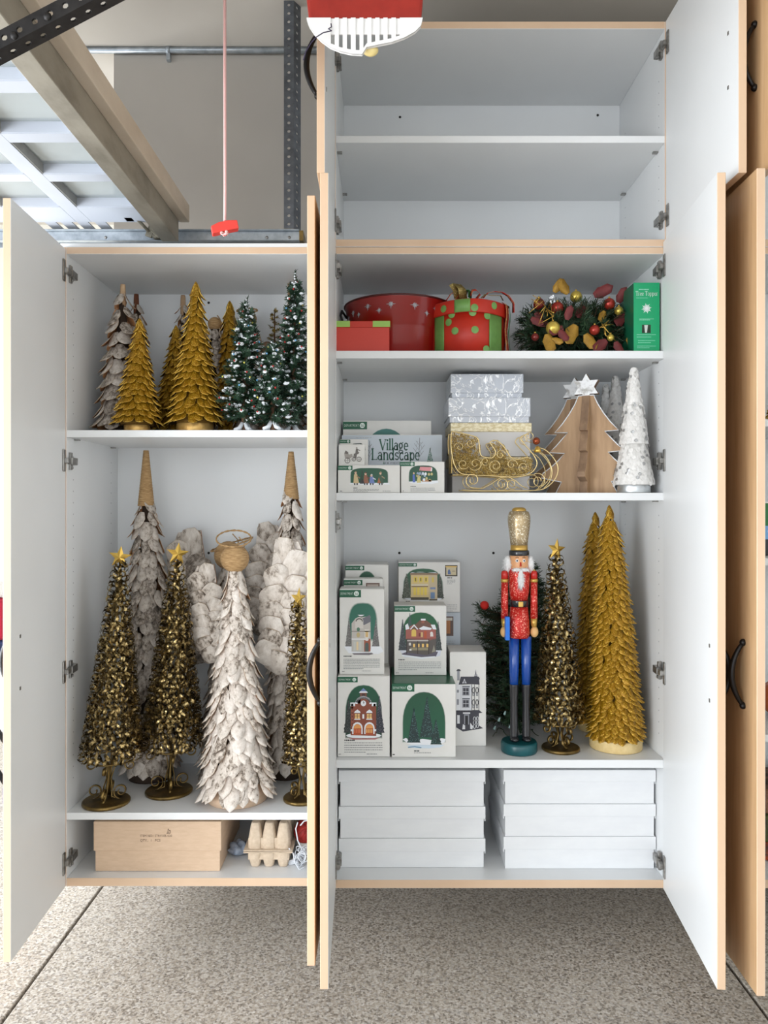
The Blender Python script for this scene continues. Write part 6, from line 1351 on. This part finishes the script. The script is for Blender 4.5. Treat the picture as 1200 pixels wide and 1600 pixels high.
def ball_bundle():
    d = 2.22; t = thing('yarn_ball', 'dark red ball beside white string lights, next to the open cabinet door', 'ball', (X(478, d), d, ZLB+.0005)); R = .034; c = Vector((0, 0, Z(1299, d)-ZLB)); mb = MB().ball(c, R, 0, 24, 16); rd = noisy('red_yarn', [(0.3, S(120,16,10)), (0.7, S(168,34,22))], 60, 3, (1,4,1), rough=.7, bump=.5)
    mb.build('core', rd, t); w = MB()
    for j in range(16):
        ax = Vector((math.sin(j*1.9), math.cos(j*2.7), math.sin(j*.8+1))).normalized(); u = ax.orthogonal().normalized(); v = ax.cross(u); w.tube([c+(u*math.cos(2*PI*i/22)+v*math.sin(2*PI*i/22))*(R+.0006) for i in range(22)], .0012, 4, 0, True)
    w.build('strands', rd, t)
    MB().lathe([(.022, 0), (.022, .03), (.028, c.z-R*.7)], 16).build('holder', M['card_side'], t)
ball_bundle()
def string_lights():
    r = random.Random(12); d = 2.165; t = thing('string_lights', 'tangled white string light cable at the bottom right of the left cabinet', 'string lights', (X(470, d), d, ZLB+.0005)); mb = MB(); wh = plain('white_cable', S(226,230,236), .4)
    for j in range(15):
        c = Vector((r.uniform(-.012, .018), r.uniform(-.012, .010), r.uniform(.012, .060))); a = r.uniform(.008, .017); b = r.uniform(.008, .018); ph = r.uniform(0, 6.28); ti = r.uniform(-.5, .5)
        mb.tube([c+Vector((a*math.cos(ph+.5*i), .006*math.sin(i*.7+j), max(-c.z+.0015, b*math.sin(ph+.5*i)+ti*a*math.cos(ph+.5*i)))) for i in range(15)], .0014, 5)
    for pl in ([(452,1322),(459,1330),(462,1345),(468,1355),(476,1352)], [(466,1282),(463,1292),(466,1310),(474,1327)], [(470,1287),(476,1280),(486,1278)]): mb.tube([Vector((X(a, d)-X(470, d), -.014, Z(b, d)-ZLB)) for a, b in pl], .0018, 6)
    mb.build('cable', wh, t, kind='stuff')
    b = MB(); b.box(-.036, -.012, .012, .020, .006, .020); b.build('plug', wh, t, .002, rot=(0, -.25, 0))
string_lights()

# ------------------------------------------------------------------ slivers at the picture edges
leaf_tree('gold leaf tree glimpsed past the right edge door, top shelf', (1238, 500), 1238, 2.25, QS[0], 40, gold_small, .019, .0262, M['gold_paper'], .036, .022, 99, 120, tilt=(.5, .12))
def d_q(p): p.rect(0, 1, 0, .30, (36,36,40), 1); p.rect(0, 1, .30, .55, (120,170,220), 1); p.rect(0, 1, .55, .97, (30,112,52), 1); p.ell(.2, .45, .12, .10, (236,240,246), 2)
carton('green and blue printed box glimpsed past the right edge door', 1194, 1262, 784, QS[1], 2.2, .2, None, None, d_q)
def pumpkin():
    d = 2.26; t = thing('pumpkin', 'orange ribbed pumpkin glimpsed past the right edge door', 'pumpkin', (X(1228, d), d, QS[2]+.0005)); mb = MB().ball((0, 0, .058), .075, 0, 40, 14, (1, 1, .77)); mb.v = [(x*(1-.07*abs(math.sin(4*math.atan2(y, x)))), y*(1-.07*abs(math.sin(4*math.atan2(y, x)))), z) for x, y, z in mb.v]
    mb.build('pumpkin_body', plain('pumpkin_skin', S(178,84,28), .5), t); MB().tube([(0, 0, .112), (.004, 0, .13), (.014, 0, .142)], [.009, .006, .007], 8).build('stem', M['trunk'], t)
pumpkin()
for lab, col, z0, z1, dd in (('folded orange cloth bundle at the bottom past the right edge door', S(196,84,30), 0, .05, 2.2), ('dark printed bag lying on the orange cloth past the right edge door', S(90,104,28), .051, .13, 2.205), ('brown patterned bundle topmost of the pile past the right edge door', S(150,104,76), .131, .20, 2.21)):
    mb = MB().box(0, .24, 0, .22, z0, z1); o = mb.build('cloth_bundle', noisy('bundle_cloth', [(0.35, col), (0.6, S(60,50,44)), (0.75, col)], 30, 4, rough=.8), None, .018, (X(1191, dd), dd, RZT+.001), seg=3); tag(o, lab, 'bundle')
# folding chair with things on it beyond the left door
def camp_chair():
    d = 3.2; t = thing('folding_chair', 'dark folding chair with blue seat glimpsed past the left door', 'chair', (X(-62, d), d, 0)); k = d/1200
    q = lambda px, py, y=0: Vector((X(px, d)-X(-62, d), y, Z(py, d)))
    for y in (-.08, .08):
        MB().tube([q(-120, 1000, y), q(36, 1232, y)], .011, 8).build('leg', M['black_steel'], t); MB().tube([q(6, 1000, y), q(-150, 1232, y)], .011, 8).build('leg', M['black_steel'], t)
        MB().box(q(22,1230).x, q(50,1230).x, y-.02, y+.02, 0.001, q(36,1218).z).build('foot', plain('blue_foot', S(30,60,120), .5), t, .004)
        MB().box(q(-150,1230).x-.03, q(-150,1230).x+.03, y-.02, y+.02, 0.001, q(36,1218).z).build('foot', plain('blue_foot', S(30,60,120), .5), t, .004)
    MB().box(q(-130,1000).x, q(11,1000).x, -.09, .09, q(0,1048).z, q(0,1000).z).build('seat', noisy('navy_cloth', [(0.3, S(24,40,78)), (0.7, S(40,62,110))], 30, 3, rough=.8), t, .02)
    MB().box(q(-130,1000).x, q(-122,1000).x, -.09, .09, q(0,1000).z, q(0,880).z).build('backrest', M['black_steel'], t, .004)
    return q(0, 1000).z
zs = camp_chair()
for nm, lab, cat, c, z0, h_, x0, x1 in (('gift_bag', 'red and purple bag on the dark folding chair', 'bag', S(176,24,52), 0, .175, -40, 10), ('knit_hat', 'white knitted bundle on top of the red bag', 'hat', S(232,228,222), .176, .07, -34, 8)):
    d = 3.2; mb = MB().box(X(x0, d), X(x1, d), d-.05, d+.05, zs+z0+.001, zs+z0+h_); o = mb.build(nm, noisy(nm+'_cloth', [(0.3, c), (0.62, c), (0.7, S(110,60,120) if cat == 'bag' else c)], 26, 2, rough=.8, bump=.4), None, .022, seg=3); tag(o, lab, cat)
